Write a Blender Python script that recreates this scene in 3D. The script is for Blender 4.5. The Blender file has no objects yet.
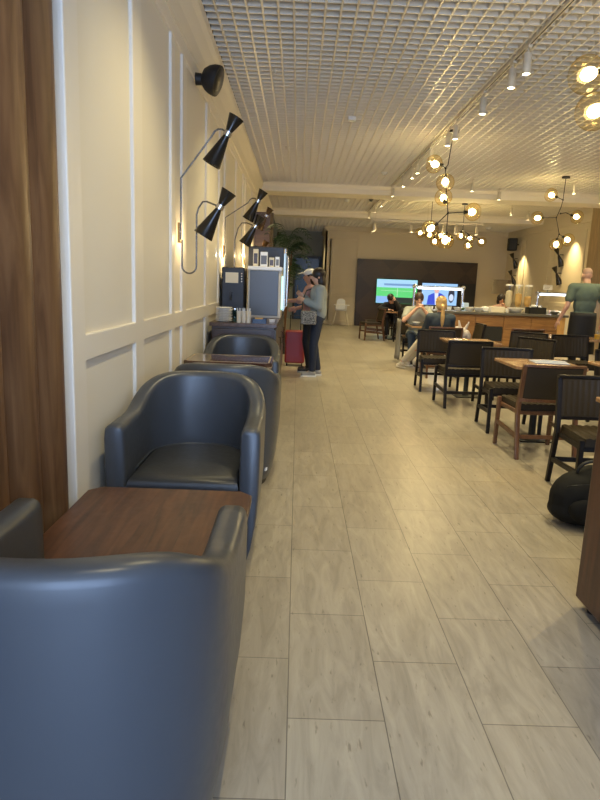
import bpy, bmesh, math, random
from mathutils import Vector, Matrix, Quaternion
random.seed(7)
PI = math.pi
S = bpy.context.scene
COL = S.collection

# ------------------------------------------------------------------ camera
def setup_camera():
    H = 1.40; F = 618.8
    yaw, pit, rol = 0.0098728, 0.186969, 0.0384958
    cy, sy, cp, sp = math.cos(yaw), math.sin(yaw), math.cos(pit), math.sin(pit)
    fw = Vector((sy*cp, cy*cp, -sp)); r = Vector((cy, -sy, 0)); u = r.cross(fw)
    R = r*math.cos(rol)+u*math.sin(rol); U = -r*math.sin(rol)+u*math.cos(rol)
    cam = bpy.data.cameras.new('camera'); o = bpy.data.objects.new('camera', cam); COL.objects.link(o)
    m = Matrix(((R.x, U.x, -fw.x, 0), (R.y, U.y, -fw.y, 0), (R.z, U.z, -fw.z, H), (0, 0, 0, 1)))
    o.matrix_world = m
    cam.sensor_fit = 'HORIZONTAL'; cam.sensor_width = 36.0; cam.lens = F/600*36.0
    cam.clip_start = 0.05; cam.clip_end = 200
    S.camera = o
setup_camera()
# ------------------------------------------------------------------ world, daylight, exposure
S.view_settings.view_transform = 'Standard'; S.view_settings.look = 'None'
S.view_settings.gamma = 1; S.view_settings.use_curve_mapping = False
S.view_settings.exposure = 1.85
w = bpy.data.worlds.new('world'); S.world = w; w.use_nodes = True
w.node_tree.nodes['Background'].inputs[0].default_value = (0.45, 0.62, 1.0, 1)
w.node_tree.nodes['Background'].inputs[1].default_value = 1.0
def area(name, loc, rot, sx, sy, col, e):
    l = bpy.data.lights.new(name, 'AREA'); l.shape = 'RECTANGLE'; l.size = sx; l.size_y = sy
    l.color = col; l.energy = e
    o = bpy.data.objects.new(name, l); COL.objects.link(o); o.location = loc; o.rotation_euler = rot
    return o
# daylight through the window wall behind the camera
area('window_daylight', (.2, -2.9, 1.7), (PI/2, 0, 0), 3.2, 2.9, (0.46, 0.65, 1.0), 62)
WARM = (1.0, 0.84, 0.46)
def point(name, loc, e, r=0.04, col=WARM, parent=None):
    l = bpy.data.lights.new(name, 'POINT'); l.energy = e; l.color = col; l.shadow_soft_size = r
    o = bpy.data.objects.new(name, l); COL.objects.link(o); o.location = loc; o.parent = parent
    return o
def spot(name, loc, e, ang=85, col=WARM, blend=.7, rot=(0, 0, 0), r=.03, parent=None):
    l = bpy.data.lights.new(name, 'SPOT'); l.energy = e; l.color = col; l.spot_size = math.radians(ang)
    l.spot_blend = blend; l.shadow_soft_size = r
    o = bpy.data.objects.new(name, l); COL.objects.link(o); o.location = loc; o.rotation_euler = rot; o.parent = parent
    return o

# ------------------------------------------------------------------ materials
def mat(name, col, rough=.5, metal=0, spec=.5, emit=None, es=0, coat=0):
    m = bpy.data.materials.new(name); m.use_nodes = True
    b = m.node_tree.nodes['Principled BSDF']
    b.inputs['Base Color'].default_value = (*col, 1); b.inputs['Roughness'].default_value = rough
    b.inputs['Metallic'].default_value = metal; b.inputs['Specular IOR Level'].default_value = spec
    b.inputs['Coat Weight'].default_value = coat
    if emit: b.inputs['Emission Color'].default_value = (*emit, 1); b.inputs['Emission Strength'].default_value = es
    # every surface carries a little procedural variation
    nt = m.node_tree
    n = nt.nodes.new('ShaderNodeTexNoise'); n.inputs['Scale'].default_value = 35; n.inputs['Detail'].default_value = 4
    tc = nt.nodes.new('ShaderNodeTexCoord'); nt.links.new(tc.outputs['Object'], n.inputs['Vector'])
    mr = nt.nodes.new('ShaderNodeMapRange'); mr.inputs['To Min'].default_value = max(0, rough-.06); mr.inputs['To Max'].default_value = min(1, rough+.08)
    nt.links.new(n.outputs['Fac'], mr.inputs['Value']); nt.links.new(mr.outputs['Result'], b.inputs['Roughness'])
    return m
def mixrgb(nt, fac, a, b, mode='MIX'):
    n = nt.nodes.new('ShaderNodeMix'); n.data_type = 'RGBA'; n.blend_type = mode
    for sock, v in ((n.inputs[0], fac), (n.inputs[6], a), (n.inputs[7], b)):
        if isinstance(v, bpy.types.NodeSocket): nt.links.new(v, sock)
        elif isinstance(v, (int, float)): sock.default_value = v
        else: sock.default_value = (*v, 1)
    return n.outputs[2]
def bump(m, scale, strength, dist=.002, stretch=(1, 1, 1), detail=5):
    nt = m.node_tree; b = nt.nodes['Principled BSDF']
    tc = nt.nodes.new('ShaderNodeTexCoord'); mp = nt.nodes.new('ShaderNodeMapping'); mp.inputs['Scale'].default_value = stretch
    n = nt.nodes.new('ShaderNodeTexNoise'); n.inputs['Scale'].default_value = scale; n.inputs['Detail'].default_value = detail
    bp = nt.nodes.new('ShaderNodeBump'); bp.inputs['Strength'].default_value = strength; bp.inputs['Distance'].default_value = dist
    nt.links.new(tc.outputs['Object'], mp.inputs['Vector']); nt.links.new(mp.outputs['Vector'], n.inputs['Vector'])
    nt.links.new(n.outputs['Fac'], bp.inputs['Height']); nt.links.new(bp.outputs['Normal'], b.inputs['Normal'])
    return m
def wood(name, c1, c2, rough=.35, axis=(12, 1.2, 12), scale=1.6, coat=0, planks=None):
    m = mat(name, c1, rough, coat=coat); nt = m.node_tree; b = nt.nodes['Principled BSDF']
    tc = nt.nodes.new('ShaderNodeTexCoord'); mp = nt.nodes.new('ShaderNodeMapping'); mp.inputs['Scale'].default_value = axis
    nt.links.new(tc.outputs['Object'], mp.inputs['Vector'])
    n = nt.nodes.new('ShaderNodeTexNoise'); n.inputs['Scale'].default_value = scale; n.inputs['Detail'].default_value = 6; n.inputs['Distortion'].default_value = 1.0
    nt.links.new(mp.outputs['Vector'], n.inputs['Vector'])
    cr = nt.nodes.new('ShaderNodeValToRGB'); cr.color_ramp.elements[0].position = .33; cr.color_ramp.elements[1].position = .7
    cr.color_ramp.elements[0].color = (*c2, 1); cr.color_ramp.elements[1].color = (*c1, 1)
    nt.links.new(n.outputs['Fac'], cr.inputs['Fac'])
    nt.links.new(cr.outputs['Color'], b.inputs['Base Color'])
    return m
M = {}
M['wall'] = bump(mat('wall_paint', (.80, .74, .62), .75), 60, .08)
M['stile'] = mat('panel_paint', (.82, .76, .65), .5)
M['trimw'] = mat('white_trim_paint', (.84, .82, .78), .45)
M['farwall'] = bump(mat('far_wall_paint', (.62, .54, .40), .7), 60, .08)
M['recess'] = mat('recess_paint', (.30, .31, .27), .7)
M['lattice'] = mat('ceiling_lattice_paint', (.74, .69, .58), .35)
M['plenum'] = mat('ceiling_void', (.20, .18, .18), .9)
M['beam'] = mat('beam_paint', (.80, .74, .62), .55)
M['leather'] = bump(mat('grey_blue_leather', (.050, .056, .066), .33, spec=.5), 260, .12, .0006)
M['leather2'] = bump(mat('seat_leather', (.032, .034, .038), .38), 40, .25, .003)
M['plinth'] = mat('black_plinth', (.008, .008, .01), .5)
M['walnut'] = wood('walnut', (.125, .050, .024), (.050, .019, .010), .40, (16, 1.3, 16), 1.8)
M['walnutv'] = wood('walnut_upright', (.10, .036, .018), (.045, .016, .009), .36, (14, 14, 1.2), 1.6)
M['walnutdark'] = wood('dark_walnut', (.075, .042, .026), (.035, .02, .013), .3, (1.5, 12, 12))
M['columnwood'] = wood('column_wood', (.22, .115, .05), (.10, .045, .018), .38, (14, 14, 1.3), 1.4)
M['oak'] = wood('counter_oak', (.32, .17, .065), (.20, .095, .035), .4, (1.2, 12, 12))
M['oakend'] = wood('counter_end_oak', (.70, .42, .16), (.55, .30, .10), .4, (12, 12, 1.2))
M['tabletop'] = wood('table_top_wood', (.42, .25, .13), (.28, .15, .075), .22, (2, 12, 12), coat=.3)
M['glosstable'] = wood('gloss_table', (.10, .045, .03), (.06, .026, .018), .1, (2, 12, 12), coat=.8)
M['tableedge'] = mat('table_edge', (.45, .34, .22), .3)
M['blackwood'] = wood('black_stained_wood', (.014, .010, .008), (.008, .006, .005), .45, (12, 12, 1.5))
M['blackwood'].node_tree.nodes['Principled BSDF'].inputs['Specular IOR Level'].default_value = .25
M['brownwood'] = wood('brown_chair_wood', (.16, .072, .030), (.085, .036, .016), .32, (12, 12, 1.5))
M['chairpad'] = mat('olive_black_leather', (.034, .025, .015), .48, spec=.22)
M['black'] = mat('matte_black', (.010, .010, .011), .55)
M['blackmetal'] = mat('black_metal', (.012, .012, .013), .3, .3)
M['shade'] = mat('black_enamel_shade', (.014, .012, .010), .18, .2)
M['shadewarmlit'] = mat('warm_lit_shade', (.09, .05, .02), .25, .5)  # warm light on a black lampshade, put into the colour as bronze
M['brass'] = mat('brass', (.40, .26, .10), .25, 1)
M['darkchrome'] = mat('dark_chrome', (.16, .15, .14), .25, .9)
M['chrome'] = mat('chrome', (.65, .65, .67), .18, 1)
M['steel'] = mat('brushed_steel', (.42, .44, .47), .3, .9)
M['whitemetal'] = mat('white_metal', (.66, .60, .48), .4)
M['white'] = mat('white_ceramic', (.82, .82, .80), .25)
M['cream'] = mat('cream_card', (.72, .66, .52), .6)
M['beigecloth'] = mat('beige_cloth_shade', (.25, .20, .14), .8)
M['panelwood'] = None
M['stone'] = mat('grey_stone', (.10, .092, .08), .3)
M['darkblue'] = mat('dark_blue_panel', (.012, .035, .085), .25)
M['machine'] = mat('machine_dark', (.012, .014, .020), .4)
M['lit'] = mat('spot_lens', (1, .95, .8), .5, emit=(1, .84, .55), es=14)
M['bulb'] = mat('lamp_bulb', (1, .9, .7), .5, emit=(1, .78, .42), es=9)
M['tube'] = mat('light_tube', (1, 1, 1), .5, emit=(.88, .95, 1), es=1.1)
M['skin'] = mat('skin', (.62, .36, .25), .5)
M['skinb'] = mat('skin_tan', (.50, .27, .18), .5)
M['hairdark'] = mat('dark_hair', (.018, .011, .009), .4)
M['hairblond'] = mat('blonde_hair', (.46, .30, .12), .4)
M['red'] = mat('red_plastic', (.24, .015, .015), .4)
M['greenleaf'] = mat('leaf_green', (.018, .06, .018), .45)
M['pot'] = mat('pot_dark', (.03, .03, .03), .5)

def floor_mat():
    m = mat('stone_plank_tiles', (.4, .36, .3), .32); nt = m.node_tree; b = nt.nodes['Principled BSDF']
    tc = nt.nodes.new('ShaderNodeTexCoord'); sep = nt.nodes.new('ShaderNodeSeparateXYZ'); nt.links.new(tc.outputs['Object'], sep.inputs[0])
    cmb = nt.nodes.new('ShaderNodeCombineXYZ')
    ax = nt.nodes.new('ShaderNodeMath'); ax.operation = 'ADD'; ax.inputs[1].default_value = -1.796+.653*8.5
    ay = nt.nodes.new('ShaderNodeMath'); ay.operation = 'ADD'; ay.inputs[1].default_value = -.016+.32*20
    nt.links.new(sep.outputs['Y'], ax.inputs[0]); nt.links.new(sep.outputs['X'], ay.inputs[0])
    nt.links.new(ax.outputs[0], cmb.inputs[0]); nt.links.new(ay.outputs[0], cmb.inputs[1])
    br = nt.nodes.new('ShaderNodeTexBrick'); br.offset = .5; br.offset_frequency = 2; br.squash = 1
    br.inputs['Scale'].default_value = 1; br.inputs['Brick Width'].default_value = .653; br.inputs['Row Height'].default_value = .32
    br.inputs['Mortar Size'].default_value = .0022; br.inputs['Mortar Smooth'].default_value = .3; br.inputs['Bias'].default_value = 0
    br.inputs['Color1'].default_value = (.31, .275, .225, 1); br.inputs['Color2'].default_value = (.365, .33, .27, 1); br.inputs['Mortar'].default_value = (.13, .115, .095, 1)
    nt.links.new(cmb.outputs[0], br.inputs['Vector'])
    mp = nt.nodes.new('ShaderNodeMapping'); mp.inputs['Scale'].default_value = (9, 1.6, 1); nt.links.new(tc.outputs['Object'], mp.inputs['Vector'])
    n = nt.nodes.new('ShaderNodeTexNoise'); n.inputs['Scale'].default_value = 1.8; n.inputs['Detail'].default_value = 8; n.inputs['Roughness'].default_value = .62; n.inputs['Distortion'].default_value = 1.2
    nt.links.new(mp.outputs[0], n.inputs['Vector'])
    cr = nt.nodes.new('ShaderNodeValToRGB'); cr.color_ramp.elements[0].position = .3; cr.color_ramp.elements[1].position = .72
    cr.color_ramp.elements[0].color = (.72, .70, .67, 1); cr.color_ramp.elements[1].color = (1.12, 1.10, 1.06, 1)
    nt.links.new(n.outputs['Fac'], cr.inputs['Fac'])
    c = mixrgb(nt, 1.0, br.outputs['Color'], cr.outputs['Color'], 'MULTIPLY')
    mp2 = nt.nodes.new('ShaderNodeMapping'); mp2.inputs['Scale'].default_value = (60, 14, 1); nt.links.new(tc.outputs['Object'], mp2.inputs['Vector'])
    n2 = nt.nodes.new('ShaderNodeTexNoise'); n2.inputs['Scale'].default_value = 1.0; n2.inputs['Detail'].default_value = 3; nt.links.new(mp2.outputs[0], n2.inputs['Vector'])
    cr2 = nt.nodes.new('ShaderNodeValToRGB'); cr2.color_ramp.elements[0].position = .27; cr2.color_ramp.elements[1].position = .36
    cr2.color_ramp.elements[0].color = (.62, .60, .57, 1); cr2.color_ramp.elements[1].color = (1, 1, 1, 1)
    nt.links.new(n2.outputs['Fac'], cr2.inputs['Fac'])
    c = mixrgb(nt, 1.0, c, cr2.outputs['Color'], 'MULTIPLY')
    nt.links.new(c, b.inputs['Base Color'])
    mr = nt.nodes.new('ShaderNodeMapRange'); mr.inputs['To Min'].default_value = .22; mr.inputs['To Max'].default_value = .42
    nt.links.new(n.outputs['Fac'], mr.inputs['Value']); nt.links.new(mr.outputs[0], b.inputs['Roughness'])
    bp = nt.nodes.new('ShaderNodeBump'); bp.inputs['Strength'].default_value = .25; bp.inputs['Distance'].default_value = .002
    mx = nt.nodes.new('ShaderNodeMath'); mx.operation = 'SUBTRACT'; nt.links.new(n.outputs['Fac'], mx.inputs[0]); nt.links.new(br.outputs['Fac'], mx.inputs[1])
    nt.links.new(mx.outputs[0], bp.inputs['Height']); nt.links.new(bp.outputs['Normal'], b.inputs['Normal'])
    return m
M['floor'] = floor_mat()
def herringbone_mat():
    m = mat('panel_dark_wood', (.07, .035, .02), .4); nt = m.node_tree; b = nt.nodes['Principled BSDF']
    tc = nt.nodes.new('ShaderNodeTexCoord'); mp = nt.nodes.new('ShaderNodeMapping')
    mp.inputs['Rotation'].default_value = (0, math.radians(45), 0); mp.inputs['Scale'].default_value = (1.0, 1, 1.0)
    nt.links.new(tc.outputs['Object'], mp.inputs['Vector'])
    ch = nt.nodes.new('ShaderNodeTexChecker'); ch.inputs['Scale'].default_value = 1.1
    ch.inputs['Color1'].default_value = (.030, .017, .010, 1); ch.inputs['Color2'].default_value = (.048, .027, .015, 1)
    nt.links.new(mp.outputs[0], ch.inputs['Vector'])
    n = nt.nodes.new('ShaderNodeTexNoise'); n.inputs['Scale'].default_value = 3; n.inputs['Detail'].default_value = 5
    mp2 = nt.nodes.new('ShaderNodeMapping'); mp2.inputs['Scale'].default_value = (1, 1, 9); nt.links.new(tc.outputs['Object'], mp2.inputs['Vector']); nt.links.new(mp2.outputs[0], n.inputs['Vector'])
    cr = nt.nodes.new('ShaderNodeValToRGB'); cr.color_ramp.elements[0].color = (.7, .7, .7, 1); cr.color_ramp.elements[1].color = (1.2, 1.2, 1.2, 1); nt.links.new(n.outputs['Fac'], cr.inputs['Fac'])
    nt.links.new(mixrgb(nt, 1.0, ch.outputs['Color'], cr.outputs['Color'], 'MULTIPLY'), b.inputs['Base Color'])
    return m
M['panelwood'] = herringbone_mat()
def glass_mat(name, tint, op=.18):
    m = bpy.data.materials.new(name); m.use_nodes = True; nt = m.node_tree; nt.nodes.clear()
    out = nt.nodes.new('ShaderNodeOutputMaterial'); mx = nt.nodes.new('ShaderNodeMixShader'); m2 = nt.nodes.new('ShaderNodeMixShader')
    tr = nt.nodes.new('ShaderNodeBsdfTransparent'); gl = nt.nodes.new('ShaderNodeBsdfGlossy'); tl = nt.nodes.new('ShaderNodeBsdfTranslucent')
    tr.inputs[0].default_value = (*tint, 1); gl.inputs[0].default_value = (*tint, 1); gl.inputs['Roughness'].default_value = .02; tl.inputs[0].default_value = (*[c*c for c in tint], 1)
    lw = nt.nodes.new('ShaderNodeLayerWeight'); lw.inputs['Blend'].default_value = .35
    cr = nt.nodes.new('ShaderNodeValToRGB'); cr.color_ramp.elements[0].position = .35; cr.color_ramp.elements[1].position = .95
    cr.color_ramp.elements[0].color = (*tint, 1); cr.color_ramp.elements[1].color = (*[max(.12, c**2.5*(1-op)) for c in tint], 1)
    nt.links.new(lw.outputs['Facing'], cr.inputs['Fac']); nt.links.new(cr.outputs['Color'], tr.inputs[0])
    nz = nt.nodes.new('ShaderNodeTexNoise'); nz.inputs['Scale'].default_value = 5
    ml = nt.nodes.new('ShaderNodeMapRange'); ml.inputs['To Min'].default_value = .03; ml.inputs['To Max'].default_value = .045
    nt.links.new(nz.outputs['Fac'], ml.inputs['Value']); nt.links.new(ml.outputs[0], mx.inputs[0]); m2.inputs[0].default_value = 0
    nt.links.new(gl.outputs[0], m2.inputs[1]); nt.links.new(tl.outputs[0], m2.inputs[2])
    nt.links.new(tr.outputs[0], mx.inputs[1]); nt.links.new(m2.outputs[0], mx.inputs[2]); nt.links.new(mx.outputs[0], out.inputs[0])
    return m
M['globe'] = glass_mat('amber_globe_glass', (1.0, .93, .76), .22)
M['glass'] = glass_mat('clear_glass', (.95, .97, .97), .3)
M['amber'] = glass_mat('cereal_amber', (.95, .65, .2), .6)

# ------------------------------------------------------------------ mesh helpers
def obj(name, bm, m, parent=None, smooth=False, bevel=0, seg=2, loc=None, sub=0):
    me = bpy.data.meshes.new(name)
    bmesh.ops.recalc_face_normals(bm, faces=bm.faces)
    bm.to_mesh(me); bm.free()
    for mm in (m if isinstance(m, (list, tuple)) else [m]): me.materials.append(mm)
    if smooth:
        for p in me.polygons: p.use_smooth = True
        try: me.set_sharp_from_angle(angle=math.radians(50))
        except Exception: pass
    o = bpy.data.objects.new(name, me); COL.objects.link(o)
    if parent: o.parent = parent
    if loc: o.location = loc
    if bevel:
        b = o.modifiers.new('bevel', 'BEVEL'); b.width = bevel; b.segments = seg; b.limit_method = 'ANGLE'; b.angle_limit = math.radians(40)
        b.harden_normals = False
    if sub:
        s = o.modifiers.new('sub', 'SUBSURF'); s.levels = sub; s.render_levels = sub
    return o
def B(*boxes):
    bm = bmesh.new()
    for b in boxes: abox(bm, *b)
    return bm
def abox(bm, x0, x1, y0, y1, z0, z1, mtx=None):
    vs = [bm.verts.new(Vector(p) if mtx is None else mtx @ Vector(p)) for p in
          ((x0, y0, z0), (x1, y0, z0), (x1, y1, z0), (x0, y1, z0), (x0, y0, z1), (x1, y0, z1), (x1, y1, z1), (x0, y1, z1))]
    for f in ((0, 1, 2, 3), (4, 5, 6, 7), (0, 1, 5, 4), (1, 2, 6, 5), (2, 3, 7, 6), (3, 0, 4, 7)):
        bm.faces.new([vs[i] for i in f])
    return vs
def frame(d):
    d = Vector(d).normalized(); a = Vector((0, 0, 1)) if abs(d.z) < .9 else Vector((1, 0, 0))
    u = d.cross(a).normalized(); return u, d.cross(u).normalized()
def cyl(bm, p1, p2, r1, r2=None, n=16, caps=True):
    r2 = r1 if r2 is None else r2; p1 = Vector(p1); p2 = Vector(p2); u, v = frame(p2-p1)
    a = [bm.verts.new(p1+u*r1*math.cos(t*2*PI/n)+v*r1*math.sin(t*2*PI/n)) for t in range(n)]
    b = [bm.verts.new(p2+u*r2*math.cos(t*2*PI/n)+v*r2*math.sin(t*2*PI/n)) for t in range(n)]
    for i in range(n): bm.faces.new((a[i], a[(i+1) % n], b[(i+1) % n], b[i]))
    if caps: bm.faces.new(a[::-1]); bm.faces.new(b)
def tube(bm, pts, r, n=8):
    pts = [Vector(p) for p in pts]; rings = []
    u = None
    for i, p in enumerate(pts):
        d = (pts[min(i+1, len(pts)-1)]-pts[max(i-1, 0)]).normalized()
        if u is None: u, v = frame(d)
        else:
            u = (u-d*u.dot(d)).normalized(); v = d.cross(u)
        rr = r[i] if isinstance(r, (list, tuple)) else r
        rings.append([bm.verts.new(p+u*rr*math.cos(t*2*PI/n)+v*rr*math.sin(t*2*PI/n)) for t in range(n)])
    for a, b in zip(rings, rings[1:]):
        for i in range(n): bm.faces.new((a[i], a[(i+1) % n], b[(i+1) % n], b[i]))
    bm.faces.new(rings[0][::-1]); bm.faces.new(rings[-1])
def bez(p0, p1, p2, p3, n=10):
    p0, p1, p2, p3 = map(Vector, (p0, p1, p2, p3)); o = []
    for i in range(n+1):
        t = i/n; o.append(p0*(1-t)**3+p1*3*t*(1-t)**2+p2*3*t*t*(1-t)+p3*t**3)
    return o
def lathe(bm, prof, n=24, c=(0, 0, 0), axis=None):
    # prof: (r,z)
    c = Vector(c); rings = []
    if axis is None: u, v, wv = Vector((1, 0, 0)), Vector((0, 1, 0)), Vector((0, 0, 1))
    else: wv = Vector(axis).normalized(); u, v = frame(wv)
    for r, z in prof:
        if r < 1e-5: rings.append([bm.verts.new(c+wv*z)])
        else: rings.append([bm.verts.new(c+wv*z+u*r*math.cos(t*2*PI/n)+v*r*math.sin(t*2*PI/n)) for t in range(n)])
    for a, b in zip(rings, rings[1:]):
        for i in range(n):
            j = (i+1) % n
            if len(a) == 1 and len(b) == 1: continue
            if len(a) == 1: bm.faces.new((a[0], b[j], b[i]))
            elif len(b) == 1: bm.faces.new((a[i], a[j], b[0]))
            else: bm.faces.new((a[i], a[j], b[j], b[i]))
def ell(bm, c, r, up=(0, 0, 1), n=14, fwd=None):
    m = Matrix.Translation(Vector(c))
    up = Vector(up).normalized()
    q = Vector((0, 0, 1)).rotation_difference(up).to_matrix().to_4x4()
    r = (r, r, r) if isinstance(r, (int, float)) else r
    bmesh.ops.create_uvsphere(bm, u_segments=n, v_segments=max(8, n*2//3), radius=1, matrix=m @ q @ Matrix.Diagonal((*r, 1)))
def prism(bm, pts, h0, h1, ax='z'):
    def P(p, h): return Vector((p[0], p[1], h)) if ax == 'z' else (Vector((h, p[0], p[1])) if ax == 'x' else Vector((p[0], h, p[1])))
    a = [bm.verts.new(P(p, h0)) for p in pts]; b = [bm.verts.new(P(p, h1)) for p in pts]; n = len(pts)
    for i in range(n): bm.faces.new((a[i], a[(i+1) % n], b[(i+1) % n], b[i]))
    bm.faces.new(a[::-1]); bm.faces.new(b)
def rrect(x0, x1, y0, y1, r, n=5):
    o = []
    for cx, cy, a0 in ((x1-r, y0+r, -90), (x1-r, y1-r, 0), (x0+r, y1-r, 90), (x0+r, y0+r, 180)):
        for i in range(n+1):
            a = math.radians(a0+90*i/n); o.append((cx+r*math.cos(a), cy+r*math.sin(a)))
    return o
def tag(o, label, cat, group=None):
    o['label'] = label; o['category'] = cat
    if group: o['group'] = group
    return o
def thing(name, label, cat, loc=(0, 0, 0), rz=0, group=None):
    o = bpy.data.objects.new(name, None); COL.objects.link(o); o.empty_display_size = .05
    o.location = loc; o.rotation_euler = (0, 0, rz)
    return tag(o, label, cat, group)
def dup(root, loc, rz, label, group=None, name=None):
    def cp(o, par):
        c = o.copy(); COL.objects.link(c); c.parent = par
        for ch in list(o.children): cp(ch, c)
        return c
    c = cp(root, None); c.location = loc; c.rotation_euler = (0, 0, rz); c['label'] = label
    if group: c['group'] = group
    return c
def struct(name, bm, m, **k):
    o = obj(name, bm, m, **k)
    if not k.get('parent'): o['kind'] = 'structure'
    return o

# ================================================================== SETTING
WX = -.93; CZ = 3.55; RX = 7.2; YB = -2.6; YF = 22.0
struct('floor', B((-1.6, 8.2, YB-.2, 25.2, -.1, 0)), M['floor'])
# left wall (panelled from y=2.58)
struct('wall_left', B((WX-.25, WX-.02, 2.58, 20.6, 0, 3.75), (-1.6, -1.2, YB, 2.58, 0, 3.75)), M['wall'])
# panelling frame standing proud of the wall
bm = bmesh.new()
X0, X1 = WX-.02, WX
stiles = [(2.58, 2.745), (3.60, 3.80), (4.64, 4.76), (5.06, 5.24), (6.34, 6.54), (7.36, 7.54), (7.86, 8.04), (9.2, 9.4), (10.3, 10.5), (10.8, 11.0), (12.2, 12.4), (13.4, 13.6), (13.9, 14.1), (15.3, 15.5), (16.6, 16.8), (17.1, 17.3), (18.6, 18.8), (20.2, 20.6)]
for a, b in stiles: abox(bm, X0-.005, X1, a, b, .16, 3.06)
for a, b in ((0, .16), (1.02, 1.14), (3.06, 3.3)): abox(bm, X0-.004, X1-.0005, 2.60, 20.58, a, b)
struct('trim_1', bm, M['stile'], bevel=.006, seg=2)
struct('baseboard_left', B((WX-.01, WX+.018, 2.60, 20.6, 0, .11)), M['stile'], bevel=.004)
# crown
bm = bmesh.new()
prism(bm, [(YB, 0), (YB, 0)] if False else [(WX, 3.17), (WX+.012, 3.17), (WX+.016, 3.20), (WX+.025, 3.30), (WX+.06, 3.42), (WX+.078, 3.46), (WX+.085, 3.48), (WX+.085, 3.56), (WX-.02, 3.56), (WX-.02, 3.17)], 2.58, 20.6, 'y')
struct('trim_2', bm, M['beam'])
struct('wall_back', B((-1.6, 8.2, YB-.35, YB-.15, 0, .25), (-1.6, 8.2, YB-.35, YB-.15, 3.15, 3.9), (-1.6, -1.5, YB-.35, YB-.15, .25, 3.15), (4.1, 8.2, YB-.35, YB-.15, .25, 3.15)), M['wall'])
struct('window_1', B(*[(x, x+.06, YB-.3, YB-.2, .25, 3.15) for x in (-1.5, -.2, 1.2, 2.6, 4.04)]), M['blackmetal'])
# far wall with the recess on its left
struct('wall_far', B((.9, 8.2, YF, YF+.3, 0, 3.75), (.9, 1.1, YF, 25, 0, 3.75)), M['farwall'])
struct('wall_recess', B((-1.6, 1.1, 24.6, 24.9, 0, 3.75), (-1.6, -1.2, 20.6, 24.6, 0, 3.75)), M['recess'])
bm = bmesh.new()
for a, b in ((.95, 1.05), (1.98, 2.05)): abox(bm, a, b, YF-.02, YF+.01, .14, 3.0)
for a, b in ((.98, 1.08), (0, .14), (2.95, 3.2)): abox(bm, .95, 2.05, YF-.022, YF+.01, a, b)
abox(bm, .88, 7.25, YF-.10, YF, 3.2, 3.36); abox(bm, .84, .93, YF-.02, 24.5, 3.2, 3.36)
struct('trim_3', bm, M['farwall'], bevel=.006)
struct('wall_right', B((RX, RX+.3, YB, YF, 0, 3.75)), M['farwall'])
bm = bmesh.new()
for y in (16.0, 17.9, 18.25, 20.2, 20.6): abox(bm, RX-.02, RX, y, y+.09, .2, 3.0)
abox(bm, RX-.022, RX, 15.4, YF, 0, .2); abox(bm, RX-.022, RX, 15.4, YF, 1.02, 1.14); abox(bm, RX-.06, RX, 15.4, YF, 3.15, 3.36)
struct('trim_4', bm, M['farwall'], bevel=.006)
struct('trim_5', B((6.95, RX+.05, 13.2, 15.3, 0, 3.6)), wood('tan_cladding', (.34, .24, .12), (.22, .15, .07), .4, (14, 14, 1.3)))
# ceiling lattice
def lattice(name, x0, x1, y0, y1, z, step=.1265, h=.06, t=.016, off=.012):
    bm = bmesh.new()
    k = math.ceil((x0-off)/step)
    while k*step+off < x1:
        x = k*step+off; abox(bm, x-t/2, x+t/2, y0, y1, z, z+h); k += 1
    k = math.ceil(y0/step)
    while k*step < y1:
        y = k*step; abox(bm, x0, x1, y-t/2, y+t/2, z+.001, z+h-.001); k += 1
    return struct(name, bm, M['lattice'])
lattice('ceiling', WX+.085, RX, 1.2, 14.2, CZ)
lattice('ceiling', WX+.085, RX, 14.9, 19.0, CZ)
lattice('ceiling', WX+.085, RX, 19.6, YF+2.6, 3.36)
struct('ceiling', B((-1.6, 8.2, YB-.3, 25.2, 3.72, 3.85)), M['plenum'])
struct('ceiling', B((-1.6, 8.2, YB-.3, 1.2, 3.5, 3.62)), M['beam'])
bm = bmesh.new()
for y0, y1 in ((14.2, 14.9), (19.0, 19.6)):
    abox(bm, WX, RX, y0, y1, 3.36, 3.72)
    prism(bm, [(y0-.07, 3.56), (y0-.07, 3.53), (y0-.03, 3.49), (y0, 3.47), (y0, 3.56)], WX, RX, 'x')
    prism(bm, [(y1+.07, 3.56), (y1+.07, 3.53), (y1+.03, 3.49), (y1, 3.47), (y1, 3.56)], WX, RX, 'x')
struct('trim_6', bm, M['beam'])
# door in recess
bm = bmesh.new()
abox(bm, -.12, .78, 24.50, 24.58, 0, 2.35)
d = struct('door_1', bm, M['darkblue'], bevel=.01)
bm = bmesh.new(); abox(bm, -.2, -.12, 24.48, 24.6, 0, 2.43); abox(bm, .78, .86, 24.48, 24.6, 0, 2.43); abox(bm, -.12, .78, 24.48, 24.6, 2.35, 2.43)
obj('door_frame', bm, M['machine'], parent=d)
bm = bmesh.new(); tube(bm, [(-.02, 24.50, 1.0), (-.02, 24.45, 1.0), (-.02, 24.45, 1.3), (-.02, 24.50, 1.3)], .012); obj('door_handle', bm, M['chrome'], parent=d)

# near wood column (fluted timber cladding) and its white return
bm = bmesh.new()
pts = []
y = .2
while y < 2.50:
    for i in range(8):
        t = i/8; pts.append((WX-.065+.065*abs(math.sin(PI*t))**.8, min(y+.265*t, 2.52)))
    y += .265
pts = [(-1.2, .2)]+pts+[(WX-.05, 2.52), (-1.2, 2.52)]
prism(bm, pts, 0, 3.5)
struct('trim_7', bm, M['columnwood'], smooth=True)
struct('trim_8', B((WX-.25, WX-.045, 2.52, 2.575, 0, 3.5)), M['trimw'], bevel=.01)
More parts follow.
